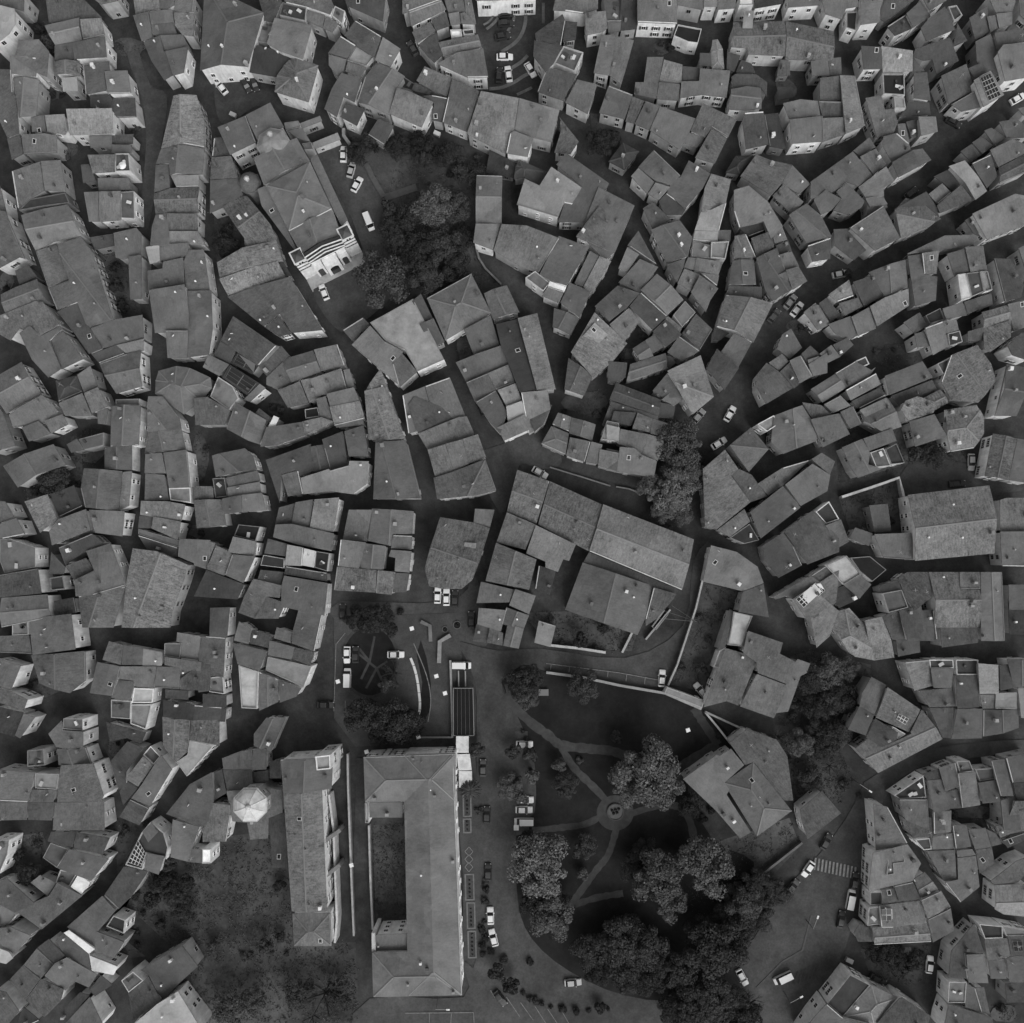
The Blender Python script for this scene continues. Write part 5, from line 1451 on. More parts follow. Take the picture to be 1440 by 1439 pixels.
for pts in ([(640, 900), (700, 915), (760, 912), (880, 925), (960, 880), (975, 790), (1000, 765), (985, 860), (940, 965), (760, 945), (705, 955), (728, 1010), (752, 1060), (752, 1142), (727, 1160), (728, 1265), (748, 1320), (800, 1365), (880, 1400), (960, 1405), (1010, 1370), (1060, 1439), (540, 1470), (520, 1404), (652, 1402), (650, 1350), (672, 1340), (670, 1060), (668, 960)],
            [(1215, 1100), (1190, 1150), (1140, 1215), (1090, 1260), (1060, 1320), (1010, 1350), (1030, 1439), (1120, 1439), (1180, 1350), (1200, 1290), (1222, 1180), (1240, 1130), (1290, 1080), (1440, 1055), (1440, 1040), (1300, 1055)],
            [(480, 845), (640, 845), (665, 800), (690, 900), (640, 900), (470, 870)], [(660, 640), (720, 620), (770, 600), (790, 650), (760, 660), (730, 655), (710, 720), (690, 700)], [(1290, 640), (1370, 655), (1440, 690), (1270, 695), (1265, 670)], [(195, 70), (212, 120), (235, 135), (228, 200), (208, 330), (196, 330), (206, 200), (200, 140), (180, 80)], [(300, 108), (345, 105), (385, 150), (360, 150), (320, 175), (305, 160)], [(440, 215), (560, 190), (540, 300), (560, 400), (500, 460), (470, 460), (440, 400), (510, 350)]):
    sheet('road', smooth(pts + pts[:1], 3)[:-1], M['road'])
sheet('lawn', smooth(PARK + PARK[:1], 3)[:-1], M['lawn'])
for pts, w in (([(708, 978), (743, 1013), (770, 1033), (790, 1048), (830, 1053), (872, 1060), (930, 1096)], 13), ([(935, 1092), (970, 1070), (1010, 1047)], 14), ([(976, 996), (990, 1018), (1010, 1047)], 12),
               ([(788, 1048), (806, 1078), (838, 1110), (858, 1132)], 10), ([(748, 1168), (785, 1164), (822, 1159), (850, 1145)], 9), ([(868, 1160), (856, 1200), (838, 1224), (810, 1262), (790, 1288)], 9),
               ([(808, 1272), (840, 1262), (876, 1256)], 9), ([(882, 1146), (930, 1132), (962, 1140), (975, 1180), (960, 1200)], 10), ([(712, 962), (722, 1000), (730, 1020)], 6)):
    band('path', smooth(pts, 9), w, M['path'])
sheet('path', arc(865, 1143, 26, 25, 0, 345, 23), M['path'])
sheet('lawn', arc(932, 1164, 33, 25, 0, 345, 23), M['lawn'])
sheet('plaza', [(470, 868), (640, 862), (650, 925), (640, 960), (636, 1034), (590, 1045), (500, 1050), (470, 1010)], M['paving'])
sheet('lawn', arc(520, 930, 42, 52, 0, 345, 30), M['lawn'])
band('path', arc(520, 930, 40, 50, 0, 345, 30), 4, M['path'], closed=True)
for pts in ([(527, 895), (520, 930), (508, 955)], [(505, 920), (530, 940), (545, 975)], [(545, 930), (530, 940), (515, 968)], [(505, 912), (520, 930)]): band('path', pts, 3, M['path'])
sheet('lawn', [(592, 900), (600, 925), (606, 960), (605, 1000), (598, 1010), (588, 1010), (594, 960), (586, 920)], M['lawn'])
band('paving_line', smooth([(582, 905), (600, 950), (606, 985), (602, 1015)]), 1.2, M['paint'])
sheet('pavement', [(636, 1060), (668, 1060), (680, 1200), (683, 1345), (650, 1352), (652, 1240), (640, 1100)], M['paving'])
sheet('pavement', [(724, 1028), (742, 1028), (744, 1170), (726, 1175)], M['paving'])
sheet('alley', [(502, 1066), (520, 1066), (521, 1160), (527, 1305), (501, 1308), (497, 1200)], M['asphalt'])
# curved paving of the plaza at the top
for pts, w in ((smooth([(738, 0), (739, 30), (733, 50), (722, 63), (705, 74)], 6), 5), (smooth([(688, 126), (705, 124), (722, 117), (738, 107), (752, 101)], 6), 5),
               (smooth([(719, 97), (733, 88), (742, 79)], 6), 5), (smooth([(727, 134), (738, 129), (748, 124)], 6), 4), ([(764, 5), (764, 34)], 4),
               (smooth([(684, 42), (692, 36), (700, 26), (702, 12)], 6), 4), (smooth([(680, 36), (688, 31), (694, 22), (696, 12)], 6), 3), (smooth([(723, 15), (722, 30), (714, 45)], 5), 4)):
    band('paving_band', pts, w, M['band'])
# road paint
for k in range(12):
    x = 1146.5 + k * 5.1; y = 1206 + k * 1.15; band('crossing_stripe', [(x, y), (x - 1.8, y + 17)], 2.5, M['paint'])
for k in range(6): band('crossing_stripe', [(1116 + k * 5.5, 1384 - k * 2), (1122 + k * 5.5, 1366 - k * 2.4)], 2.4, M['path'])
for a, b in (((712, 1401), (731, 1429)), ((732, 1409), (750, 1434)), ((752, 1414), (770, 1442)), ((770, 1418), (786, 1442)), ((791, 1423), (802, 1442)), ((690, 1392), (696, 1402)),
             ((768, 933), (870, 946)), ((870, 946), (930, 957)), ((775, 935), (774, 942)), ((801, 937), (800, 945)), ((828, 940), (827, 948)), ((855, 944), (854, 952)), ((881, 949), (880, 958)), ((907, 953), (906, 962)),
             ((486, 890), (474, 905)), ((473, 905), (470, 1000)), ((486, 985), (486, 1010)), ((570, 1424), (666, 1423)), ((604, 1424), (604, 1439)), ((635, 1424), (634, 1439)), ((666, 1423), (667, 1439))):
    band('parking_line', [a, b], 0.9, M['paint'])
# ---------------------------------------------------------------- garden walls
def gwall(pts, h, w, tone, ph):
    bm = bmesh.new(); q = [P(x, y) for x, y in pts]; strip(bm, q, w, 0, h)
    x0, y0 = q[0]
    for v in bm.verts: v.co.x -= x0; v.co.y -= y0
    r = empty('garden_wall', (x0, y0, 0), category='wall', label=ph)
    add('wall_body', bm, M['wall'], r, color=lin(tone))
    bm = bmesh.new(); strip(bm, [(x - x0, y - y0) for x, y in q], w + 0.12, h, h + 0.09); add('coping', bm, M['wall'], r, color=lin(min(245, tone + 25)))
for a in (([(491, 1058), (491.5, 1100), (493.5, 1155), (496.6, 1239), (499.7, 1312)], 2.2, .35, 150, 'long thin pale wall beside the buttressed nave, left side of the alley'),
          ([(520.6, 1158), (523, 1240), (526, 1303)], 2.2, .35, 150, 'thin pale wall along the right side of the alley by the U-shaped building'),
          ([(634, 928), (636, 990), (637, 1036)], 1.6, .4, 120, 'low grey wall between the plaza and the dark slatted pergola'),
          ([(590, 1036), (637, 1036)], 1.2, .3, 110, 'low wall closing the plaza above the U-shaped building'),
          ([(768, 945), (820, 952), (870, 963), (934, 974), (985, 996)], 1.6, .5, 135, 'pale stone wall along the upper edge of the park lawn'),
          ([(990.5, 1000), (1047, 1026), (1092, 1041)], 1.8, .35, 130, 'thin wall below the large roof at the right of the park'),
          ([(990.5, 1001), (1008, 1022), (1026, 1045)], 1.8, .35, 150, 'thin slanting wall of the small dark triangular yard'),
          ([(998, 772), (990, 800), (977, 855), (951, 934), (938, 963)], 2.0, .32, 140, 'long pale wall beside the dark garden right of the warehouse roof'),
          ([(941.5, 857), (926, 876), (907, 899)], 1.6, .3, 135, 'short bright slanting wall at the warehouse corner'),
          ([(933, 858), (916, 881), (921, 885), (938, 863)], 1.6, .25, 115, 'narrow bright hairpin wall of a ramp by the warehouse corner'),
          ([(1042.6, 1249.5), (1062, 1234), (1084, 1216), (1126, 1183)], 1.6, .4, 80, 'rough stone wall running up to the zebra crossing'),
          ([(1063.5, 1389), (1100, 1352), (1128, 1336), (1136, 1305), (1141, 1287)], 0.2, .3, 62, 'low kerb wall of the car park with the white van'),
          ([(670, 350), (674, 366), (683, 380), (705, 402)], 1.6, .35, 90, 'curved dark garden wall right of the wooded garden'),
          ([(485, 185), (485, 195), (497, 212), (502, 226)], 2.0, .7, 115, 'curving grey wall behind the three cars by the church'),
          ([(515, 231), (524, 250), (540, 278)], 0.5, 1.2, 62, 'broad sloping wall of the garden ramp by the church cars'),
          ([(541, 279), (560, 273), (586, 264)], 0.3, 1.8, 60, 'wide low garden terrace edge running right from the ramp'),
          ([(1180, 700), (1220, 687), (1260, 673), (1264, 690), (1267, 703)], 2.4, .5, 175, 'white cornered wall round the dirt yard'),
          ([(774, 907), (812, 911), (851, 917)], 1.8, .5, 165, 'pale wall in front of the garden under the warehouse roofs'),
          ([(874, 917), (882, 901), (889, 887)], 2.0, .4, 150, 'short leaning wall under the warehouse roof corner'),
          ([(773, 657.6), (820, 672), (858, 684)], 0.9, .22, 100, 'thin light railing wall beside the parked white car'),
          ([(866, 685), (884, 688), (897, 693)], 0.9, .22, 100, 'short light railing wall left of the big trees at the fork'),
          ([(1156, 1115), (1150, 1130), (1128, 1150)], 1.5, .4, 120, 'low wall by the street lamp at the bend'),
          ([(606, 902), (605, 880), (592, 874)], .9, .8, 90, 'low curved planter wall at the top of the plaza'),
          ([(618, 932), (619, 902), (634, 893)], 1.2, .9, 115, 'bent parapet wall above the white van')):
    gwall(*a)
# ---------------------------------------------------------------- houses
RNG = random.Random(11)
for s in SECT: KEEP.append(s)
ALLH = []
mem = [[SECT[i] for i in sorted(members[g])] for g in sorted(members)]
for secs in mem:
    r, it = build_house(secs, RNG); ALLH.append(it)
point_out(ALLH)
ROOTS = [(it[0], secs) for it, secs in zip(ALLH, mem)]
# ---------------------------------------------------------------- the large buildings
def sec(ty, h, b, w, pts, **k):
    d = dict(ty=ty, h=float(h), b=b, w=w, pts=pts, tone=1.0, amp=.45); d.update(k); d['a'] = area(pts); d['c'] = cen(pts)
    d['bb'] = (min(p[0] for p in pts), min(p[1] for p in pts), max(p[0] for p in pts), max(p[1] for p in pts)); KEEP.append(d); return d
def raw(root, name, bm, m, color=None, parent=None):
    o = add(name, bm, m, parent or root, color=color)
    if not parent: o.location = (-root.location.x, -root.location.y, 0)
    return o
rg = random.Random(3)
cs = [sec('g1', 12, 5, 7, [(357, 224), (417.4, 194), (436, 227), (371, 261)]), sec('h', 14, 5, 7, [(374, 261), (436, 227.5), (467.4, 294.4), (406, 326)]),
      sec('g1', 13, 5, 7, [(406.5, 327), (468, 295), (479.5, 330), (423.6, 357)]), sec('s1', 9, 5, 8, [(362, 266), (374, 261), (406, 327), (421, 358), (411, 348), (368, 290)]),
      sec('s3', 9, 5, 8, [(446, 217), (489, 309), (480, 318), (468, 294), (437, 227), (438, 222)]),
      sec('s2', 9, 5, 7, [(305.8, 179), (345.5, 162.6), (360, 200), (323.5, 217.8)]), sec('s2', 10, 5, 7, [(345.5, 162), (380, 144.2), (399.6, 179), (376, 184), (362, 198)]),
      sec('f', 7, 6, 7, [(399.6, 173), (419.5, 170), (422.6, 178), (402, 183.5)]), sec('s0', 7, 4, 6, [(404, 184.5), (425, 180), (437, 200), (418, 194)]), sec('f', 7, 6, 7, [(425, 203), (438, 201), (440.5, 211), (428.5, 211.5)]),
      sec('s0', 5, 5, 6, [(420.5, 174), (450, 163), (453, 170), (424, 181)]), sec('s0', 4, 6, 7, [(439, 201), (474.7, 186.5), (479, 196), (442, 210)])]
r, it = build_house(cs, rg, 'church', 'church', None); r['label'] = 'large church with hipped roofs, domed side chapel and black and white striped front'; CHURCH = r
bm = bmesh.new(); x, y = P(384.5, 203, 12.5); lathe(bm, [(4.1, 0), (4.1, 12.0), (4.3, 12.1), (4.3, 12.5)], 8, cx=x, cy=y, ph=.2); A_ = raw(r, 'apse', bm, M['wall'], lin(140))
bm = bmesh.new(); lathe(bm, [(4.0, 12.5), (3.9, 12.7), (2.6, 13.7), (1.0, 14.3), (.6, 14.4)], 8, cx=x, cy=y, ph=.2); add('roof', bm, M['flat'], A_, color=lin(142))
bm = bmesh.new(); lathe(bm, [(.6, 14.2), (.6, 15.2), (.75, 15.3), (.2, 15.8)], 8, cx=x - .3, cy=y + 1.6); add('lantern', bm, M['wall'], A_, color=lin(170))
x, y = P(349.6, 255, 9); bm = bmesh.new(); lathe(bm, [(2.7, 0), (2.7, 7.6), (2.9, 7.7), (2.9, 7.95)], 8, cx=x, cy=y); A_ = raw(r, 'chapel', bm, M['wall'], lin(120))
bm = bmesh.new(); lathe(bm, [(2.7 * math.cos(math.radians(a)), 7.95 + 2.2 * math.sin(math.radians(a))) for a in (0, 12, 25, 38, 50, 62, 75, 85)], 16, cx=x, cy=y); add('dome', bm, M['roof'], A_, color=lin(98))
bm = bmesh.new(); lathe(bm, [(.55, 9.9), (.55, 11), (.7, 11.1), (.15, 11.6)], 8, cx=x, cy=y); add('lantern', bm, M['wall'], A_, color=lin(190))
# striped front: banded marble between two corner turrets
A0 = Vector(P(431, 393)); B0 = Vector(P(509, 354)); u = (B0 - A0).normalized(); nrm = Vector((u.y, -u.x)); LF = (B0 - A0).length; ang = math.atan2(u.y, u.x)
def fb(bm, s0, s1, d0, d1, z0, z1, mat=0):     # block on the front: along, out, up
    a = A0 + u * s0 + nrm * d0; prism(bm, [tuple(a), tuple(A0 + u * s1 + nrm * d0), tuple(A0 + u * s1 + nrm * d1), tuple(A0 + u * s0 + nrm * d1)][::1], z0, z1, mat)
pale = bmesh.new(); dark = bmesh.new(); z = 0.0; k = 0
for z0_, z1_, k in ((0, 7.6, 0), (7.6, 8.2, 1), (8.2, 9.0, 0), (9.0, 14.2, 1)):
    fb(dark if k else pale, 3.0, LF - 3.0, -1.2, 0.0 if not k else 0.04, z0_, z1_)
raw(r, 'pale_marble_bands', pale, M['wall'], .78); raw(r, 'dark_marble_bands', dark, M['wall'], .03)
bm = bmesh.new()                               # stepped gable cornices in pale stone
mid = A0 + u * LF / 2; TOPZ = 15.9
for zz, out_, col in ((0.0, .2, 0), (-2.1, .35, 0), (-4.2, .35, 0)):
    for s in (-1, 1):
        e = mid + u * s * (LF / 2 - 3.0); beam(bm, (e.x + nrm.x * out_ * .5, e.y + nrm.y * out_ * .5, 14.2 + zz), (mid.x + nrm.x * out_ * .5, mid.y + nrm.y * out_ * .5, TOPZ + zz), .22, .42)
raw(r, 'gable_cornice', bm, M['wall'], .8)
bm = bmesh.new(); v = [Vector((*(A0 + u * 3.0 - nrm * .2), 14.1)), Vector((*(A0 + u * (LF - 3.0) - nrm * .2), 14.1)), Vector((*(mid - nrm * .2), TOPZ))]
f = [bm.verts.new(p) for p in v] + [bm.verts.new(p + Vector((*(-nrm * .8), 0))) for p in v]; bm.faces.new(f[:3]); bm.faces.new(f[5:2:-1])
for i in range(3): bm.faces.new((f[i], f[i + 3], f[(i + 1) % 3 + 3], f[(i + 1) % 3]))
raw(r, 'gable', bm, M['wall'], .05)
for s0, nm in ((0.0, 'turret'), (LF - 3.0, 'turret')):
    tb = bmesh.new(); z = 0.0; k = 0; fb(tb, s0, s0 + 3.0, -3.0, .12, 0, 13.2)
    t = raw(r, nm, tb, M['wall'], .76)
    db = bmesh.new()
    for z in (11.4, 9.4, 7.4): fb(db, s0 - .03, s0 + 3.03, -1.0, .16, z, z + .55)
    add('dark_band', db, M['wall'], t, color=.03)
    wb = bmesh.new()
    for q in (-.35, .35): fb(wb, s0 + 1.5 + q - .22, s0 + 1.5 + q + .22, -.3, .19, 12.15, 12.95)
    add('belfry_opening', wb, M['glass'], t)
    ob = bmesh.new(); ins = [tuple(A0 + u * a + nrm * d) for a, d in ((s0 - .15, -3.15), (s0 + 3.15, -3.15), (s0 + 3.15, .3), (s0 - .15, .3))]
    prism(ob, ins, 13.2, 13.45); add('cornice', ob, M['wall'], t, color=.7)
    ob = bmesh.new(); c = A0 + u * (s0 + 1.5) + nrm * -1.4; p = [Vector((*(A0 + u * a + nrm * d), 13.46)) for a, d in ((s0 + .2, -2.8), (s0 + 2.8, -2.8), (s0 + 2.8, 0), (s0 + .2, 0))]; ap = Vector((c.x, c.y, 14.5))
    vv = [ob.verts.new(q) for q in p] + [ob.verts.new(ap)]
    for i in range(4): ob.faces.new((vv[i], vv[(i + 1) % 4], vv[4]))
    ob.faces.new(vv[3::-1]); add('roof', ob, M['flat'], t, color=lin(80))
for s0, s1, d, h, arch in ((3.4, 5.8, 1.2, 8.6, 0), (LF / 2 - 1.9, LF / 2 + 1.9, 2.2, 8.2, 1), (LF - 5.8, LF - 3.4, 1.2, 8.6, 0)):
    pb = bmesh.new(); fb(pb, s0, s1, 0.05, d, 0, h); o = raw(r, 'portal', pb, M['wall'], .8)
    pb = bmesh.new(); m_ = (s0 + s1) / 2; w_ = (s1 - s0) * .3
    for j in range(7):
        a0, a1 = math.pi * j / 7, math.pi * (j + 1) / 7; fb(pb, m_ + w_ * math.cos(a1), m_ + w_ * math.cos(a0), d - .6, d + .03, 0, h * .55 + w_ * math.sin((a0 + a1) / 2))
    add('doorway', pb, M['glass'], o)
bm = bmesh.new(); fb(bm, 0, LF, .1, 3.2, 0, .35); fb(bm, 0, LF, 3.2, 3.7, 0, .18); raw(r, 'steps', bm, M['flat'], .36)
# octagonal dome
x, y = P(351.7, 1132.3, 13); r = empty('octagonal_dome', (x, y, 0), category='dome', label='pale octagonal stone dome with ribs rising among the tiled roofs')
bm = bmesh.new(); lathe(bm, [(4.0, 0), (4.0, 12.3), (4.35, 12.4), (4.35, 12.8)], 8, ph=math.pi / 8); dr = add('drum', bm, M['wall'], r, color=lin(175))
for k in range(8):
    a = k * math.pi / 4; add('window', WN[2], None, dr, loc=(3.75 * math.cos(a), 3.75 * math.sin(a), 10.6), rz=a - math.pi / 2, color=.5)
bm = bmesh.new(); pr = [(4.1, 12.8), (3.9, 13.2), (3.1, 13.9), (1.9, 14.5), (.7, 14.85)]; lathe(bm, pr, 8, ph=math.pi / 8); add('dome', bm, M['flat'], r, color=lin(202))
for k in range(8):
    a = math.pi / 8 + k * math.pi / 4; bm = bmesh.new()
    for (r0, z0), (r1, z1) in zip(pr, pr[1:]): beam(bm, (r0 * math.cos(a), r0 * math.sin(a), z0), (r1 * math.cos(a), r1 * math.sin(a), z1), .26, .1)
    add('rib', bm, M['wall'], r, color=lin(205))
bm = bmesh.new(); lathe(bm, [(.7, 14.8), (.6, 15.4), (.3, 15.7)], 8); add('finial', bm, M['wall'], r, color=lin(190))
# long nave
cs = [sec('g1', 12, 4, 8, [(394.4, 1068), (468.5, 1063.5), (466.4, 1109.3), (398.6, 1116.6)]), sec('g1', 11.6, 5, 8, [(398.6, 1117.2), (452.8, 1111), (460.1, 1281.8), (410.1, 1281.8)], amp=1.5),
      sec('h', 9.6, 4, 8, [(411, 1284.5), (464.7, 1283.8), (466.4, 1330.7), (413.2, 1330.7)], amp=1.3), sec('f', 15.5, 7, 9, [(443.8, 1063.6), (464.5, 1061.5), (465.5, 1081), (446, 1083)])]
r, it = build_house(cs, rg, 'nave_church', 'church', None); r['label'] = 'long narrow church with rough gabled roof, square bell tower and flying buttresses'
bm = bmesh.new(); q = [P(468, 1112), P(474, 1160), P(479, 1285), P(476, 1316)]; strip(bm, q, .5, 0, 5.0)
raw(r, 'side_wall', bm, M['wall'], lin(200))
for yy in (1174, 1222):
    bm = bmesh.new(); a = Vector(P(460, yy)); b = Vector(P(484, yy - 14)); d = (b - a).normalized(); s = Vector((-d.y, d.x)) * .45
    v = [(*(a + s), 10.2), (*(b + s), 5.5), (*(b + s), 0), (*(a + s), 0), (*(a - s), 10.2), (*(b - s), 5.5), (*(b - s), 0), (*(a - s), 0)]; v = [bm.verts.new(p) for p in v]
    for f in ((0, 1, 2, 3), (7, 6, 5, 4), (0, 4, 5, 1), (1, 5, 6, 2), (2, 6, 7, 3), (3, 7, 4, 0)): bm.faces.new([v[i] for i in f])
    o = raw(r, 'buttress', bm, M['wall'], lin(140))
    bm = bmesh.new(); w_ = P(462, yy + 2); box(bm, (w_[0], w_[1], 10.9), (1.1, 1.1, 1.6)); add('pinnacle', bm, M['wall'], o, color=lin(220))
# U-shaped building
cs = [sec('h', 11, 5, 9, [(511.2, 1064.5), (641, 1059.6), (640, 1126.5), (513.2, 1128)]), sec('h', 11.3, 5, 9, [(567, 1060.6), (637.5, 1059.6), (650, 1399.6), (574, 1401)]),
      sec('h', 11, 5, 9, [(523, 1339), (640, 1337), (649, 1399.8), (524.7, 1402.6)]), sec('s0', 9.5, 4, 9, [(519.5, 1128.4), (566, 1128.4), (566, 1150), (519.5, 1150)]),
      sec('s0', 9.5, 4, 9, [(527.8, 1315), (573, 1313), (574, 1338), (528, 1338.8)]), sec('f', 10.3, 8, 9, [(513.5, 1129), (519, 1129), (519, 1157), (514, 1157)]), sec('f', 10.3, 8, 9, [(522.6, 1312), (527.5, 1312), (528, 1338), (523, 1338)])]
r, it = build_house(cs, rg, 'palace', 'palace', None); r['label'] = 'large U-shaped building with smooth hipped roofs round a narrow yard'
# ---------------------------------------------------------------- solar panels on roofs
def solar(quad, nx, ny, fr=.62, gap=.09):
    c = cen(quad); best = None
    for root, secs in ROOTS:
        for s in secs:
            if inside(s['pts'], *c) and (best is None or s['z0'] > best[1]['z0']): best = (root, s)
    if not best: return
    root, s = best; bm = bmesh.new(); w0 = P(*c, s['z0'] + .8)
    near = [q for r_, ss in ROOTS for q in ss if abs(q['c'][0] - c[0]) < 90 and abs(q['c'][1] - c[1]) < 90 and q['ty'][0] != 'f']
    def pt(a, b, lift):
        x = (quad[0][0] * (1 - a) + quad[1][0] * a) * (1 - b) + (quad[3][0] * (1 - a) + quad[2][0] * a) * b
        y = (quad[0][1] * (1 - a) + quad[1][1] * a) * (1 - b) + (quad[3][1] * (1 - a) + quad[2][1] * a) * b
        w = P(x, y, s['z0'] + .8); z = max([s['z0'] + (zat(s['pl'], *w) if s['ty'][0] != 'f' else .5)] + [q['z0'] + zat(q['pl'], *w) for q in near if inside(q['wp'], *w)]) + lift + .1; return (*w, z)
    def quadf(a0, b0, a1, b1, z0, m):
        bt = [pt(*q, .06) for q in ((a0, b0), (a0, b1), (a1, b1), (a1, b0))]; tp = [pt(*q, z0) for q in ((a0, b0), (a0, b1), (a1, b1), (a1, b0))]
        A = [bm.verts.new(v) for v in bt]; B = [bm.verts.new(v) for v in tp]; bm.faces.new(B).material_index = m
        for i in range(4): bm.faces.new((A[i], A[(i + 1) % 4], B[(i + 1) % 4], B[i])).material_index = m
    quadf(0, 0, 1, 1, .13, 0)
    for i in range(nx):
        for j in range(ny): quadf((i + gap) / nx, (j + gap) / ny, (i + 1 - gap) / nx, (j + 1 - gap) / ny, .17, 1)
    bmesh.ops.recalc_face_normals(bm, faces=bm.faces[:])
    o = add('solar_panel', bm, [M['plain'], M['cell']], root, color=fr); o.location = (-root.location.x, -root.location.y, 0)
def z(ox, oy, *p): return [(ox + a / 4.797, oy + b / 4.797) for a, b in p]
solar(z(1140, 0, (1135, 535), (1212, 492), (1288, 640), (1195, 690)), 4, 5, .5, .06)
solar(z(855, 570, (1262, 1308), (1400, 1198), (1450, 1250), (1315, 1365)), 6, 3); solar(z(1140, 570, (20, 1212), (60, 1198), (95, 1250), (45, 1290)), 3, 3)
solar(z(1140, 1139, (480, 672), (543, 668), (545, 750), (480, 750)), 2, 2, .35, .05); solar(z(1140, 855, (592, 712), (665, 748), (640, 788), (575, 750)), 3, 2)
solar(z(1140, 1139, (1365, 888), (1430, 888), (1430, 950), (1370, 952)), 2, 2, .35, .05)
solar(z(285, 285, (240, 1022), (368, 1098), (340, 1145), (205, 1075)), 2, 3, .16, .03); solar(z(285, 285, (195, 1112), (365, 1222), (305, 1285), (150, 1178)), 2, 3, .16, .03)
solar(z(0, 1139, (930, 205), (985, 300), (950, 385), (862, 355)), 4, 5)
# ---------------------------------------------------------------- trees
def crown_mesh(seed, n_lobe, leaves, size, flat=.62, spread=.76):
    rg = random.Random(seed); bm = bmesh.new(); lobes = []
    for k in range(n_lobe):
        a = rg.uniform(0, 6.283); d = spread * math.sqrt(rg.random()) if k else 0; r = rg.uniform(.12, .34)
        lobes.append((d * math.cos(a), d * math.sin(a), (1 - d * d) * flat * rg.uniform(.6, 1.1), r))
    for k in range(leaves):
        cx, cy, cz, r = rg.choice(lobes)
        t = rg.uniform(0, 6.283); q = rg.uniform(-.35, 1); s = math.sqrt(max(0, 1 - q * q)); rr = r * rg.uniform(.72, 1.08)
        n = Vector((s * math.cos(t), s * math.sin(t), q)); p = Vector((cx, cy, cz)) + n * rr
        n = (n + Vector((rg.uniform(-1, 1), rg.uniform(-1, 1), rg.uniform(-.6, 1))) * .8).normalized()
        a = n.orthogonal().normalized(); a.rotate(__import__('mathutils').Quaternion(n, rg.uniform(0, 6.28))); b = n.cross(a)
        w, h = size * rg.uniform(.5, 1.3), size * rg.uniform(.5, 1.2)
        bm.faces.new([bm.verts.new(p + a * w), bm.verts.new(p + b * h + n * w * .2), bm.verts.new(p - a * w), bm.verts.new(p - b * h - n * w * .1)])
    me = bpy.data.meshes.new('crown'); bm.to_mesh(me); bm.free(); me.materials.append(M['leaf']); return me
CROWN_B = [crown_mesh(s, 30 + 3 * s, 8500, .035) for s in range(4)]          # big broadleaf
CROWN_S = [crown_mesh(20 + s, 13 + s, 2200, .085, .7, .5) for s in range(4)]  # small trees and shrubs
def branch_mesh(seed, n, spread, leaf):
    rg = random.Random(seed); bm = bmesh.new()
    def seg(p, q, r):
        d = (q - p); a = d.orthogonal().normalized() * r; b = d.cross(a).normalized() * r
        A = [bm.verts.new(p + v) for v in (a, b, -a - b)]; B = [bm.verts.new(q + v * .55) for v in (a, b, -a - b)]
        for i in range(3): bm.faces.new((A[i], A[(i + 1) % 3], B[(i + 1) % 3], B[i]))
    def grow(p, d, L, r, dep):
        q = p + d * L; seg(p, q, r)
        if dep == 0: return
        for _ in range(rg.randint(2, 4)):
            e = (d + Vector((rg.uniform(-1, 1), rg.uniform(-1, 1), rg.uniform(-.35, .5))) * .75).normalized(); grow(p + d * L * rg.uniform(.45, 1), e, L * rg.uniform(.55, .8), r * .6, dep - 1)
    for k in range(n):
        a = 6.283 * k / n + rg.uniform(-.3, .3); grow(Vector((0, 0, .1)), Vector((math.cos(a), math.sin(a), spread)).normalized(), .42, .022, 4)
    me = bpy.data.meshes.new('branches'); bm.to_mesh(me); bm.free(); me.materials.append(M['bark']); return me
BARE = [branch_mesh(5, 9, .7, 0), branch_mesh(6, 8, .9, 0)]
def palm_mesh():
    rg = random.Random(4); bm = bmesh.new()
    for k in range(26):
        a = 6.283 * k / 26 + rg.uniform(-.1, .1); up = rg.uniform(.15, .7); prev = Vector((0, 0, .05))
        for j in range(1, 7):
            t = j / 6; q = Vector((math.cos(a) * t, math.sin(a) * t, .05 + up * t - (up + .45) * t * t)); w = .085 * math.sin(math.pi * min(.97, t * .9 + .08)) + .01; s = Vector((-math.sin(a), math.cos(a), 0)) * w
            for sg in (-1, 1): bm.faces.new([bm.verts.new(v) for v in (prev, q, q + s * sg + Vector((0, 0, -.06)), prev + s * sg + Vector((0, 0, -.06)))])
            prev = q
    me = bpy.data.meshes.new('fronds'); bm.to_mesh(me); bm.free(); me.materials.append(M['leaf']); return me
PALM = palm_mesh()
def trunk_mesh():
    bm = bmesh.new(); lathe(bm, [(.045, 0), (.034, .3), (.026, .8), (.012, 1.25)], 8)
    rg = random.Random(2)
    for k in range(6):
        a = k * 1.05; beam(bm, (0, 0, .5 + .07 * k), (.45 * math.cos(a), .45 * math.sin(a), 1.0 + .06 * k), .03, .03)
    me = bpy.data.meshes.new('trunk'); bm.to_mesh(me); bm.free(); me.materials.append(M['bark']); return me
TRUNK = trunk_mesh(); TREES = []; BUSH = []
rt = random.Random(21)
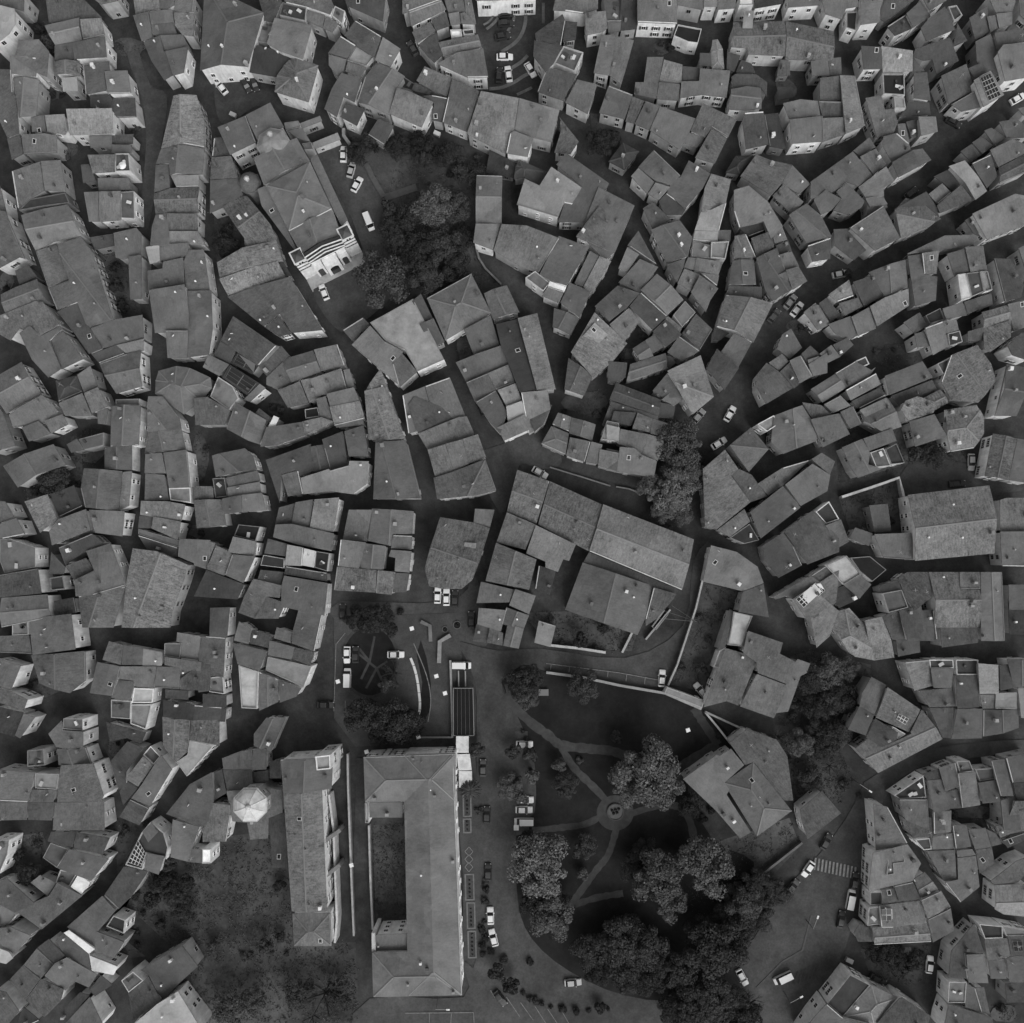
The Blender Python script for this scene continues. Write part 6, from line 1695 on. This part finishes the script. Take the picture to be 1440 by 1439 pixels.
def tree(px, py, r, tone=34, kind='b'):
    R = r * SL(py) * (1.3 if kind == 'b' and r > 12 else 1.1); tone = lin(tone) * (1.65 if tone >= 58 else 1.35); tone = 255 * (1.055 * tone ** (1 / 2.4) - .055)
    hgt = max(1.0, R * (.75 if r > 16 else .55)) + (1.0 if r > 12 else 0)
    x, y = P(px, py, hgt + R * .4)
    if kind == 'bush' or (kind == 'b' and r <= 11): 
        o = empty('shrub', (x, y, 0), category='shrub', group='shrubs in gardens and yards'); hgt = .1
        c = add('foliage', rt.choice(CROWN_S), None, o, loc=(0, 0, hgt), rz=rt.uniform(0, 6.28), color=lin(tone) * rt.uniform(.8, 1.25)); c.scale = (R, R * rt.uniform(.85, 1.1), R * rt.uniform(.7, 1.0))
        st = add('stem', TRUNK, None, o, color=.03); st.scale = (R, R, R * .5)
        BUSH.append((o, '%s %s shrub' % ('dark' if tone < 50 else 'greyish' if tone < 66 else 'light', 'small' if r < 9 else 'round'), px, py)); return
    nm = {'b': 'tree', 'bare': 'bare_tree', 'palm': 'palm_tree'}[kind]
    o = empty(nm, (x, y, 0), category='tree', group='trees of the park and gardens')
    t = add('trunk', TRUNK, None, o, color=.04); t.scale = (R if kind != 'palm' else R * 1.6, R if kind != 'palm' else R * 1.6, (hgt + R * .15) / 1.0)
    if kind == 'b': c = add('crown', rt.choice(CROWN_B if r > 14 else CROWN_S), None, o, loc=(0, 0, hgt - R * .12), rz=rt.uniform(0, 6.28), color=lin(tone) * rt.uniform(.85, 1.2)); c.scale = (R, R * rt.uniform(.9, 1.08), R * rt.uniform(.85, 1.1))
    elif kind == 'palm': c = add('crown', PALM, None, o, loc=(0, 0, hgt + 1), rz=rt.uniform(0, 6.28), color=lin(tone)); c.scale = (R, R, R)
    else: c = add('crown', rt.choice(BARE), None, o, loc=(0, 0, hgt * .5), rz=rt.uniform(0, 6.28), color=lin(tone)); c.scale = (R, R, R * .8)
    tn = 'dark' if tone < 62 else 'mid grey' if tone < 80 else 'light'
    TREES.append((o, '%s %s %s' % (tn, 'large' if r > 28 else 'medium' if r > 15 else 'small', {'b': 'leafy tree', 'bare': 'bare tree', 'palm': 'palm tree'}[kind]), px, py))
TR = """845,198,18 862,190,12,40 520,195,14 560,205,15 607,285,25,72 640,290,19,50 576,303,18 545,292,14,46 624,342,22,56 590,347,20 650,333,15 561,340,16,50 532,390,33,54 598,386,21,52 640,368,18 577,372,18
655,390,13 500,202,12 625,216,16 648,240,14,44 602,206,13 959,622,27,58 953,652,20,50 940,610,18,50 975,640,16 916,690,20,70 948,688,26,74 972,668,20,68 935,716,17,74 958,722,15,72 985,675,12,58 940,745,10,60
73,676,21,46 95,688,14,46 50,690,12,46 85,664,12 160,375,11 166,402,13 172,430,12 316,340,17 320,322,12 531,867,19 500,870,15 548,885,13 515,880,14 552,949,24,58,bare 545,962,14,50 510,1013,24,42 557,1015,25,46 535,1030,17
578,1008,13 522,990,12 670,1055,14,52 661,1112,15,52,palm 674,1142,9,52 722,1056,13,50 746,1060,13,52 716,1108,15,66 748,1092,14,66 732,1120,13,64 728,1098,12,60 737,957,22,46 729,972,14 740,980,15,66 822,965,20,54 849,882,12,38
816,899,14,36 786,1076,13,58 816,1070,8,60 797,1106,15,54 868,1037,12,48 906,1080,42,72 932,1112,25,66 884,1108,22,66 972,1134,15 990,1152,10 1000,1140,8 762,1220,36,74 820,1191,16,56 818,1230,12,58 776,1293,26,62 747,1268,19 766,1255,16
743,1176,11 682,1268,8,46 697,1368,14,46 720,1388,14,46 708,1352,9,46 676,1308,8 843,1417,12,48 830,1340,22,46 858,1333,20,52 842,1366,18 990,1226,35,66 966,1212,16,56 917,1233,34,60 938,1272,24,60 895,1222,19,50 909,1200,16,50 876,1327,28,52
907,1336,26,54 886,1368,24,46 918,1362,20,46 1009,1341,36,46 988,1316,22 1040,1318,16,50 1047,1274,22,64 1070,1293,16,56 1097,1258,15,52 1036,1262,15,56 1020,1290,16,50 972,1420,27,46 1001,1408,26,52 1028,1406,20,56 1051,1426,20 947,1420,18
1165,945,20,62 1192,942,16,60 1140,960,17,46 1120,988,12,50 1147,1000,18,40 1175,985,17,58 1127,1045,17,62 1152,1050,21,60,bare 1182,1030,15,58 1170,1080,17,60,bare 1140,1093,16,56 1197,1000,12,46 1190,1105,11,56 1205,975,12,42 1110,1070,9,46
452,1408,44,66,bare 230,1250,16 212,1265,14 240,1215,13 262,1240,13 258,1285,15,44 392,1245,12 375,1330,13,50 395,1318,12,48 300,1330,12,52 225,1300,12 1258,1347,16 1238,1342,15 1282,1352,14 1270,1362,12,46
1288,640,13,44 1313,643,15,44 1340,636,10,54 1254,733,9,52 1165,662,8,50 40,1229,15,48 26,1203,12 50,1190,10,52 166,1290,10,56 176,1300,9,56 55,40,12 66,58,13,50 60,75,10,50 775,870,7,46 790,905,8,46 838,912,8,40 760,900,7
985,868,7,50 998,900,8,50 960,940,9,56 988,940,12,52 745,1355,8 512,575,9,40 392,575,8,48 855,575,9 1240,650,10 690,1340,7,48 1012,1035,8 1100,1105,7,48 1210,1120,6,50 205,1160,9,46 175,1168,8,44"""
for q in TR.split():
    p = q.split(','); tree(float(p[0]), float(p[1]), float(p[2]), float(p[3]) if len(p) > 3 else 38, p[4] if len(p) > 4 else 'b')
rx = random.Random(77)
OPEN = [(1043.7, 1374.6), (1101, 1375.6), (1114.5, 1247.4), (805.6, 1382), (1136, 1222), (518, 312), (502, 260), (1150, 1215), (488, 953), (950, 1300), (840, 1262)]
for x0, y0, x1, y1, n, r0, r1, t0, t1 in ((800, 1310, 950, 1400, 8, 13, 24, 36, 50), (495, 178, 560, 215, 5, 8, 15, 30, 44), (590, 195, 680, 250, 6, 8, 16, 30, 48), (950, 1290, 1075, 1439, 16, 14, 26, 34, 50), (1045, 1225, 1105, 1300, 6, 11, 17, 42, 54), (885, 1200, 950, 1270, 2, 12, 18, 36, 52), (745, 1240, 790, 1330, 2, 11, 16, 34, 46),
        (1095, 935, 1210, 1110, 12, 10, 20, 38, 60), (540, 300, 665, 400, 4, 10, 18, 36, 52), (195, 1195, 290, 1285, 8, 10, 18, 38, 52), (300, 1390, 480, 1439, 3, 14, 22, 56, 66), (420, 1340, 500, 1430, 2, 14, 20, 52, 60), (490, 1000, 590, 1035, 3, 12, 17, 36, 44)):
    for k in range(n):
        for _ in range(12):
            x, y = rx.uniform(x0, x1), rx.uniform(y0, y1); r = rx.uniform(r0, r1)
            if not covered(x, y, None) and all(math.hypot(x - a, y - b) > r * 1.2 + 14 for a, b in OPEN): break
        else: continue
        tree(x, y, r, rx.uniform(t0, t1), 'b' if rx.random() < .85 or r < 12 else 'bare')
# hedge rows of shrubs along the park road and car parks
rs = random.Random(5)
for pts, n in (([(682, 1240), (684, 1300), (680, 1340)], 9), ([(700, 1375), (740, 1405), (790, 1420), (860, 1418)], 14), ([(735, 1030), (745, 1080)], 4), ([(690, 180), (660, 245)], 4), ([(170, 1250), (200, 1275), (190, 1330)], 7), ([(340, 1345), (400, 1345)], 4), ([(1245, 1335), (1300, 1340)], 5), ([(495, 855), (560, 860)], 6), ([(850, 1340), (880, 1395)], 5), ([(1010, 1240), (1060, 1230)], 4)):
    sm = smooth(pts, 8)
    for k in range(n):
        x, y = sm[int(k / max(1, n - 1) * (len(sm) - 1))]; tree(x + rs.uniform(-4, 4), y + rs.uniform(-4, 4), rs.uniform(4.5, 8.5), rs.choice([36, 42, 52]), 'bush')
for x0, y0, x1, y1 in YARDS:
    for k in range(rs.choice([1, 2, 3])):
        x, y, r = rs.uniform(x0, x1), rs.uniform(y0, y1), rs.uniform(4.5, 9)
        if not covered(x, y, None): tree(x, y, r, rs.choice([34, 42, 50, 56]), 'bush')
point_out(TREES); point_out(BUSH)
# low growth of the gardens
bm = bmesh.new(); rs = random.Random(9)
for nm, pts, m in GREEN:
    a = area(pts); x0, x1 = min(p[0] for p in pts), max(p[0] for p in pts); y0, y1 = min(p[1] for p in pts), max(p[1] for p in pts)
    for k in range(int(a / 24)):
        cx, cy = rs.uniform(x0, x1), rs.uniform(y0, y1)
        if not inside(pts, cx, cy): continue
        R = rs.uniform(.3, 1.3) ** 1.2
        for j in range(10):
            w = P(cx, cy); p = Vector((w[0] + rs.gauss(0, R * .5), w[1] + rs.gauss(0, R * .5), rs.uniform(.03, .12 + R * .22)))
            n = Vector((rs.uniform(-1, 1), rs.uniform(-1, 1), rs.uniform(.3, 1))).normalized(); u_ = n.orthogonal().normalized() * rs.uniform(.07, .2); v_ = n.cross(u_)
            bm.faces.new([bm.verts.new(p + u_), bm.verts.new(p + v_), bm.verts.new(p - u_), bm.verts.new(p - v_)])
o = add('undergrowth', bm, M['leaf'], color=lin(74)); o['kind'] = 'stuff'; o['category'] = 'undergrowth'; o['label'] = 'low weeds and brush covering the gardens'
# ---------------------------------------------------------------- cars
def loft(bm, secs, mat=0):                    # closed sections along x: (x, halfwidth, zbottom, ztop, inset)
    rings = []
    for x, w, z0, z1, t in secs: rings.append([bm.verts.new(v) for v in ((x, -w, z0), (x, w, z0), (x, w, (z0 + z1) / 2 + .05), (x, w - t, z1), (x, -w + t, z1), (x, -w, (z0 + z1) / 2 + .05))])
    for a, b in zip(rings, rings[1:]):
        for k in range(6): bm.faces.new((a[k], a[(k + 1) % 6], b[(k + 1) % 6], b[k])).material_index = mat
    bm.faces.new(rings[0]).material_index = mat; bm.faces.new(rings[-1][::-1]).material_index = mat
    bmesh.ops.recalc_face_normals(bm, faces=bm.faces[:])
def me_of(name, bm, *m):
    me = bpy.data.meshes.new(name); bm.to_mesh(me); bm.free(); [me.materials.append(x) for x in m]; return me
def make_car(van):
    L = 2.15 if not van else 2.4; bm = bmesh.new()
    loft(bm, [(-L, .72, .35, .72, .12), (-L + .12, .84, .25, .98, .14), (-1.2, .88, .22, 1.02, .12), (.9, .88, .22, 1.0, .12), (1.55, .85, .22, .9, .16), (L - .12, .78, .28, .74, .2), (L, .66, .36, .62, .16)] if not van else
         [(-L, .84, .4, 1.1, .05), (-L + .05, .9, .3, 1.2, .08), (1.2, .92, .25, 1.2, .08), (1.9, .88, .25, 1.05, .14), (L, .78, .35, .72, .12)])
    body = me_of('body', bm, M['plain'])
    bm = bmesh.new()
    if not van: loft(bm, [(-1.75, .72, .98, 1.0, .05), (-1.35, .72, .98, 1.43, .12), (.1, .72, .98, 1.47, .12), (.95, .72, .96, .99, .05)])
    else: loft(bm, [(-2.36, .84, 1.15, 1.75, .06), (-2.2, .86, 1.15, 1.85, .08), (1.0, .86, 1.15, 1.87, .08), (1.75, .8, 1.1, 1.16, .05)])
    glass = me_of('windows', bm, M['glass'])
    bm = bmesh.new()
    if not van: loft(bm, [(-1.3, .6, 1.42, 1.455, .04), (-.9, .62, 1.42, 1.49, .05), (.0, .62, 1.42, 1.5, .05), (.22, .6, 1.42, 1.46, .04)])
    else: loft(bm, [(-2.3, .78, 1.8, 1.88, .04), (.9, .8, 1.8, 1.92, .05), (1.1, .78, 1.8, 1.87, .04)])
    roof = me_of('roof', bm, M['plain'])
    bm = bmesh.new(); R = .31
    for s in range(16):
        a, b = 6.2832 * s / 16, 6.2832 * (s + 1) / 16
        q = [(R * math.cos(a), -.1, R * math.sin(a)), (R * math.cos(b), -.1, R * math.sin(b)), (R * math.cos(b), .1, R * math.sin(b)), (R * math.cos(a), .1, R * math.sin(a))]
        v = [bm.verts.new(p) for p in q]; bm.faces.new(v)
        for y_ in (-.1, .1): bm.faces.new([bm.verts.new(p) for p in ((0, y_ * .8, 0), (R * math.cos(a), y_, R * math.sin(a)), (R * math.cos(b), y_, R * math.sin(b)))])
    wheel = me_of('wheel', bm, M['tyre'])
    bm = bmesh.new(); box(bm, (0, 0, 0), (.3, .34, .13)); lamp = me_of('headlight', bm, M['plain'])
    bm = bmesh.new(); box(bm, (0, 0, 0), (.16, .2, .13)); mir = me_of('mirror', bm, M['plain'])
    return body, glass, roof, wheel, lamp, mir, L
KIND = {'c': make_car(False), 'v': make_car(True)}; CARS = []
def car(px, py, deg, col, k='c', z0=0.02):     # deg: heading in the photo, 0 = right, 90 = up
    b, g, rf, wh, lp, mr, L = KIND[k]; x, y = P(px, py, 0.7); v = {'w': .74, 'g': .22, 's': .4, 'd': .028, 'm': .07}[col]
    o = empty('parked_car' if k == 'c' else 'van', (x, y, z0), math.radians(deg), category='car' if k == 'c' else 'van', group='cars parked in the streets')
    add('body', b, None, o, color=v); add('windows', g, None, o); add('roof', rf, None, o, color=v * .98)
    for sx in (-1, 1):
        for sy in (-1, 1): add('wheel', wh, None, o, loc=(sx * 1.3 - .02, sy * .79, .31))
    for sy in (-1, 1): add('headlight', lp, None, o, loc=(L - .24, sy * .56, .66), color=.6); add('mirror', mr, None, o, loc=(.72, sy * .98, 1.0), color=v)
    CARS.append((o, {'w': 'white', 'g': 'grey', 's': 'silver', 'd': 'black', 'm': 'dark grey'}[col] + (' parked car' if k == 'c' else ' van'), px, py))
for a in ((311, 123, 128, 'w'), (346, 120, 300, 'd'), (358, 118, 290, 'd'), (483, 217, 88, 'w'), (494, 239, 75, 's'), (502, 259.5, 62, 'w'), (518.5, 312, -68, 'w', 'v'), (455.5, 411, 112, 'w'),
          (709.7, 80, 0, 'w'), (715, 104, 98, 'w'), (746, 98.4, 300, 'w'), (712, 20, 5, 'd'), (712, 33, 0, 'd'), (707, 51, 10, 'd'), (702, 106, 85, 'd'), (580, 68, 120, 'm'), (1341, 172, -30, 'd'), (1431, 139, 30, 'w'), (1281, 272, 38, 'd'),
          (1111.5, 424.5, 50, 'g'), (1120.8, 435, 52, 'w'), (1088.5, 444.5, 52, 'm'), (1026.5, 582, 60, 'w'), (982.5, 585.5, 50, 'g'), (1011, 623.5, 32, 'w'), (1181.7, 385.7, 12, 's'), (677.4, 574, 115, 'd'), (759.3, 664.8, -30, 'w'),
          (615.4, 837, 88, 'w'), (627.7, 840, 90, 'w'), (639.8, 842, 88, 'd'), (1366, 650, -92, 's'), (1346, 680.5, 4, 'd'), (487.8, 921, -90, 'w'), (500, 920.7, 90, 'd'), (488.3, 953.5, 90, 'w', 'v'), (556.4, 920.7, 0, 'w'), (458, 991.5, 0, 'd'),
          (482, 861, 90, 'd'), (649, 936, 0, 'w', 'v'), (662.8, 871.7, 90, 'd'), (679.4, 1080, 90, 'm'), (684.6, 1146, 88, 'd'), (737.5, 1047, 0, 'w'), (738.5, 1125, 0, 'w'), (736.8, 1139, 0, 'w'), (736.8, 1155.7, 180, 'w', 'v'), (686.3, 1226.6, 90, 'd'),
          (689.6, 1288, 92, 'w'), (693.8, 1319, 105, 'w'), (703.4, 1404, -52, 'd'), (1136.4, 1222.4, 235, 'w'), (1114.5, 1247.4, 50, 'm'), (1043.7, 1374.6, -62, 'w'), (1101, 1375.6, 205, 'w', 'v'), (930.8, 954, 85, 'w'),
          (985.2, 971, 128, 'w'), (1161.9, 1183.8, 60, 'd'), (1202, 1239, 80, 'd'), (1196.3, 1265, 78, 'w', 'v'), (1182.7, 1293, 78, 'd'), (1307.4, 1356.8, 82, 'w'), (1234.9, 1377.7, -28, 'd'), (805.6, 1381.9, 5, 's')): car(*a)
point_out(CARS)
# ---------------------------------------------------------------- street furniture
LAMPS = []
def square_lamp(px, py):
    x, y = P(px, py, 3.6); o = empty('street_lamp', (x, y, 0), category='street lamp', group='square white lamps of the plaza')
    bm = bmesh.new(); lathe(bm, [(.14, 0), (.08, .3), (.06, 3.5)], 8); add('pole', bm, M['plain'], o, color=.06)
    bm = bmesh.new(); box(bm, (0, 0, 3.6), (1.05, 1.0, .16), taper=.85); add('lamp_head', bm, M['plain'], o, rz=.3, color=.8); LAMPS.append((o, 'square white headed street lamp', px, py))
for p in ((579, 884), (625.7, 975), (475, 958.6), (515.5, 1057.5), (967.5, 1027), (494, 1217), (588, 1036.5), (613.5, 951)): square_lamp(*p)
def arm_lamp(px, py, a, L=3.0):
    x, y = P(px, py, 6.5); o = empty('street_lamp', (x - math.cos(a) * L, y - math.sin(a) * L, 0), a, category='street lamp', group='lamps on long arms')
    bm = bmesh.new(); lathe(bm, [(.12, 0), (.07, 6.5)], 8); add('pole', bm, M['plain'], o, color=.1); bm = bmesh.new(); beam(bm, (0, 0, 6.45), (L, 0, 6.6), .12, .1); add('arm', bm, M['plain'], o, color=.3)
    bm = bmesh.new(); box(bm, (L, 0, 6.6), (.8, .35, .15)); add('lamp_head', bm, M['plain'], o, color=.75); LAMPS.append((o, 'street lamp on a long arm', px, py))
for p in ((1224, 1113, -.6), (1150, 1290, 1.2), (1127, 1402, .5), (630, 1420, 0)): arm_lamp(*p)
point_out(LAMPS)
bseg = [(577.5, 925), (582, 936), (585.5, 948), (588, 961), (589.5, 974), (590.8, 987), (590.5, 998), (588.5, 1006)]; BN = []
for a, b in zip(bseg, bseg[1:]):
    p, q = Vector(P(*a)), Vector(P(*b)); m_ = (p + q) / 2; d = q - p; o = empty('bench', (m_.x, m_.y, 0), math.atan2(d.y, d.x), category='bench', group='white benches set in an arc')
    bm = bmesh.new(); box(bm, (0, 0, .44), (d.length - .12, .62, .1)); add('seat', bm, M['plain'], o, color=.62)
    for s in (-1, 1): bm = bmesh.new(); box(bm, (s * d.length * .35, 0, .2), (.25, .5, .4)); add('leg', bm, M['plain'], o, color=.4)
    BN.append((o, 'white stone bench', (a[0] + b[0]) / 2, (a[1] + b[1]) / 2))
point_out(BN)
AW = []
def awning(pts, h, tone):
    c = cen(pts); x, y = P(*c, h); o = empty('awning', (x, y, 0), category='awning', group='flat white awnings by the U-shaped building'); q = [P(*p, h) for p in pts]; q = [(a - x, b - y) for a, b in q][::-1]
    bm = bmesh.new(); prism(bm, q, h - .12, h); add('canopy', bm, M['flat'], o, color=lin(tone))
    for a, b in q: bm = bmesh.new(); box(bm, (a * .93, b * .93, h / 2 - .06), (.1, .1, h - .12)); add('post', bm, M['plain'], o, color=.2)
    AW.append((o, 'flat white rectangular awning on posts', c[0], c[1]))
awning([(641.3, 1035.5), (659.2, 1035.5), (659.2, 1058.9), (641.3, 1058.9)], 3.2, 225); awning([(642.5, 1061), (660.7, 1060.3), (663.4, 1083.3), (644.6, 1083.7)], 2.8, 215); awning([(645, 1084.3), (663.8, 1084.7), (663.8, 1106.2), (645.5, 1107.7)], 2.9, 205)
awning([(722.5, 1160.5), (729.5, 1160.5), (729.5, 1168), (722.5, 1168)], 2.4, 225)
point_out(AW)
# dark slatted pergola over the ramp
x, y = P(652, 1001, 2.6); o = empty('pergola', (x, y, 0), category='pergola', label='long dark pergola with pale frame beside the plaza wall')
q = [P(*p, 2.6) for p in ((637.5, 968), (665, 968), (666.5, 1034.5), (637.5, 1034.5))]; bm = bmesh.new(); prism(bm, [(a - x, b - y) for a, b in q][::-1], 2.45, 2.6); add('deck', bm, M['flat'], o, color=.012)
for a, b in zip(q, q[1:] + q[:1]): bm = bmesh.new(); beam(bm, (a[0] - x, a[1] - y, 2.6), (b[0] - x, b[1] - y, 2.6), .25, .15); add('rail', bm, M['plain'], o, color=.2)
for k in range(1, 5):
    t = k / 5; a = [q[0][i] * (1 - t) + q[1][i] * t for i in (0, 1)]; b = [q[3][i] * (1 - t) + q[2][i] * t for i in (0, 1)]
    bm = bmesh.new(); beam(bm, (a[0] - x, a[1] - y, 2.6), (b[0] - x, b[1] - y, 2.6), .12, .1); add('beam', bm, M['plain'], o, color=.09)
for a, b in q: bm = bmesh.new(); box(bm, (a - x, b - y, 1.2), (.2, .2, 2.4)); add('post', bm, M['plain'], o, color=.1)
# ramp rails under the van
for px in (645, 654.5):
    bm = bmesh.new(); a, b = P(px, 943), P(px + .4, 965); x, y = a; beam(bm, (0, 0, .9), (b[0] - x, b[1] - y, .9), .35, .12); o = empty('handrail', (x, y, 0), category='handrail', label='pale handrail running down from the white van, %s of two' % ('left' if px < 650 else 'right'))
    add('rail', bm, M['plain'], o, color=.3)
    for t in (.1, .9): bm = bmesh.new(); box(bm, ((b[0] - x) * t, (b[1] - y) * t, .45), (.08, .08, .9)); add('post', bm, M['plain'], o, color=.2)
# flower beds along the U-shaped building
FB = []
for x0, y0, x1, y1 in ((651, 1114, 663, 1148), (651.3, 1151, 663, 1171), (654, 1229, 667, 1265), (656.5, 1269, 668.5, 1305), (658, 1309, 670, 1346)):
    c = ((x0 + x1) / 2, (y0 + y1) / 2); x, y = P(*c); w, h = (x1 - x0) * S, (y1 - y0) * S; o = empty('flower_bed', (x, y, 0), math.radians(1.5), category='flower bed', group='framed flower beds by the palace')
    bm = bmesh.new()
    for s in (-1, 1): box(bm, (s * (w / 2 - .15), 0, .2), (.36, h, .4)); box(bm, (0, s * (h / 2 - .15), .2), (w - .66, .36, .4))
    add('frame', bm, M['wall'], o, color=lin(115)); bm = bmesh.new(); box(bm, (0, 0, .08), (w - .66, h - .66, .16)); add('soil', bm, M['flat'], o, color=.018)
    for k in range(int(h / 1.1)):
        hd = add('plant', CROWN_S[k % 4], None, o, loc=(0, -h / 2 + .9 + k * 1.0, .1), rz=k, color=.05); hd.scale = (.42, .42, .5)
    FB.append((o, 'narrow framed flower bed', *c))
point_out(FB)
x, y = P(659.5, 1208); o = empty('diamond_trellis', (x, y, 0), category='trellis', label='pale lattice of linked diamonds on the ground beside the palace door')
for k in range(3):
    cy = (1 - k) * 1.9 ; bm = bmesh.new(); d = [(1.0, cy), (0, cy + 1.15), (-1.0, cy), (0, cy - 1.15), (1.0, cy)]
    for a, b in zip(d, d[1:]): beam(bm, (*a, .25), (*b, .25), .22, .15)
    add('diamond', bm, M['plain'], o, color=.22)
# fountain
x, y = P(865.2, 1141.6); o = empty('fountain', (x, y, 0), category='fountain', label='round stone fountain where the park paths meet')
def ring(bm, r0, r1, z0, z1, n=32):
    for k in range(n):
        a, b = 6.2832 * k / n, 6.2832 * (k + 1) / n; c = [(math.cos(t) * r, math.sin(t) * r) for t, r in ((a, r0), (b, r0), (b, r1), (a, r1))]
        v = [bm.verts.new((*p, z0)) for p in c] + [bm.verts.new((*p, z1)) for p in c]
        for f in ((4, 7, 6, 5), (0, 1, 5, 4), (2, 3, 7, 6)): bm.faces.new([v[i] for i in f])
for nm, r0, r1, h, c in (('outer_step', 2.6, 3.05, .2, .05), ('basin_rim', 1.85, 2.1, .7, .09), ('path_ring', 2.1, 2.6, .06, .006)):
    bm = bmesh.new(); ring(bm, r0, r1, 0, h); add(nm, bm, M['wall'], o, color=c)
bm = bmesh.new(); lathe(bm, [(1.85, 0), (1.85, .45)], 32); add('basin', bm, M['flat'], o, color=.13)
rs = random.Random(8)
for k in range(5):
    bm = bmesh.new(); lathe(bm, [(.32, .4), (.38, .7), (.2, 1.0), (.1, 1.3)], 8, cx=(k - 2) * .42, cy=(-1) ** k * .4 + .1 * k); add('spout', bm, M['plain'], o, color=.02)
# round planter and kiosk boxes
for px, py, r in ((643, 879, 1.05), (626, 885, .8)):
    x, y = P(px, py); o = empty('round_planter', (x, y, 0), category='planter', label='%s round planter at the top of the plaza' % ('larger' if r > 1 else 'smaller'))
    bm = bmesh.new(); ring(bm, r - .2, r, 0, .5); add('rim', bm, M['wall'], o, color=.12); bm = bmesh.new(); lathe(bm, [(r - .2, 0), (r - .2, .3)], 20); add('soil', bm, M['flat'], o, color=.02); c = add('plant', CROWN_S[1], None, o, loc=(0, 0, .2), color=.03); c.scale = (r * .6, r * .6, r * .6)
x, y = P(764.3, 973.5); o = empty('stone_table', (x, y, 0), category='table', label='pale rectangular stone table on the dark lawn'); bm = bmesh.new(); box(bm, (0, 0, .75), (2.5, 1.6, .12)); add('table_top', bm, M['plain'], o, color=.16)
for s in (-1, 1): bm = bmesh.new(); box(bm, (s * .8, 0, .35), (.3, 1.2, .7)); add('leg', bm, M['plain'], o, color=.12)
x, y = P(170, 231, 9); o = empty('parasol', (x, y, 6.2), category='parasol', label='round white parasol open on a small roof terrace at upper left')
bm = bmesh.new(); lathe(bm, [(.04, 0), (.03, 2.2)], 8); add('pole', bm, M['plain'], o, color=.3)
bm = bmesh.new(); lathe(bm, [(1.0, 1.95), (.97, 2.0), (.5, 2.2), (.06, 2.35)], 12); add('canopy', bm, M['plain'], o, color=.8)
# bins and small boxes seen by the roads
BX = []
for px, py, c in ((329, 163.5, .55), (615, 190, .6), (1193, 1349, .3)):
    x, y = P(px, py); o = empty('container', (x, y, 0), math.radians(-25), category='container', group='small containers by the roads'); bm = bmesh.new(); box(bm, (0, 0, .6), (1.7, 1.0, 1.1), taper=.94); add('bin_body', bm, M['plain'], o, color=c * .7); bm = bmesh.new(); box(bm, (0, 0, 1.2), (1.75, 1.05, .1)); add('lid', bm, M['plain'], o, color=c); BX.append((o, 'small pale container', px, py))
point_out(BX)
# overhead wires across the lane by the warehouse
x, y = P(972, 872); o = empty('wire_pole', (x, y, 0), category='utility pole', label='pole whose thin wires fan out over the lane to the warehouse roof')
bm = bmesh.new(); lathe(bm, [(.14, 0), (.09, 8.2)], 8); add('pole', bm, M['plain'], o, color=.1)
for px, py in ((906, 868), (925, 856), (945, 852), (935, 870)):
    b = P(px, py, 8.8); bm = bmesh.new(); beam(bm, (0, 0, 8.0), (b[0] - x, b[1] - y, 8.8), .05, .03); add('wire', bm, M['plain'], o, color=.15)
for o in bpy.data.objects:
    if o.name == 'house': pass
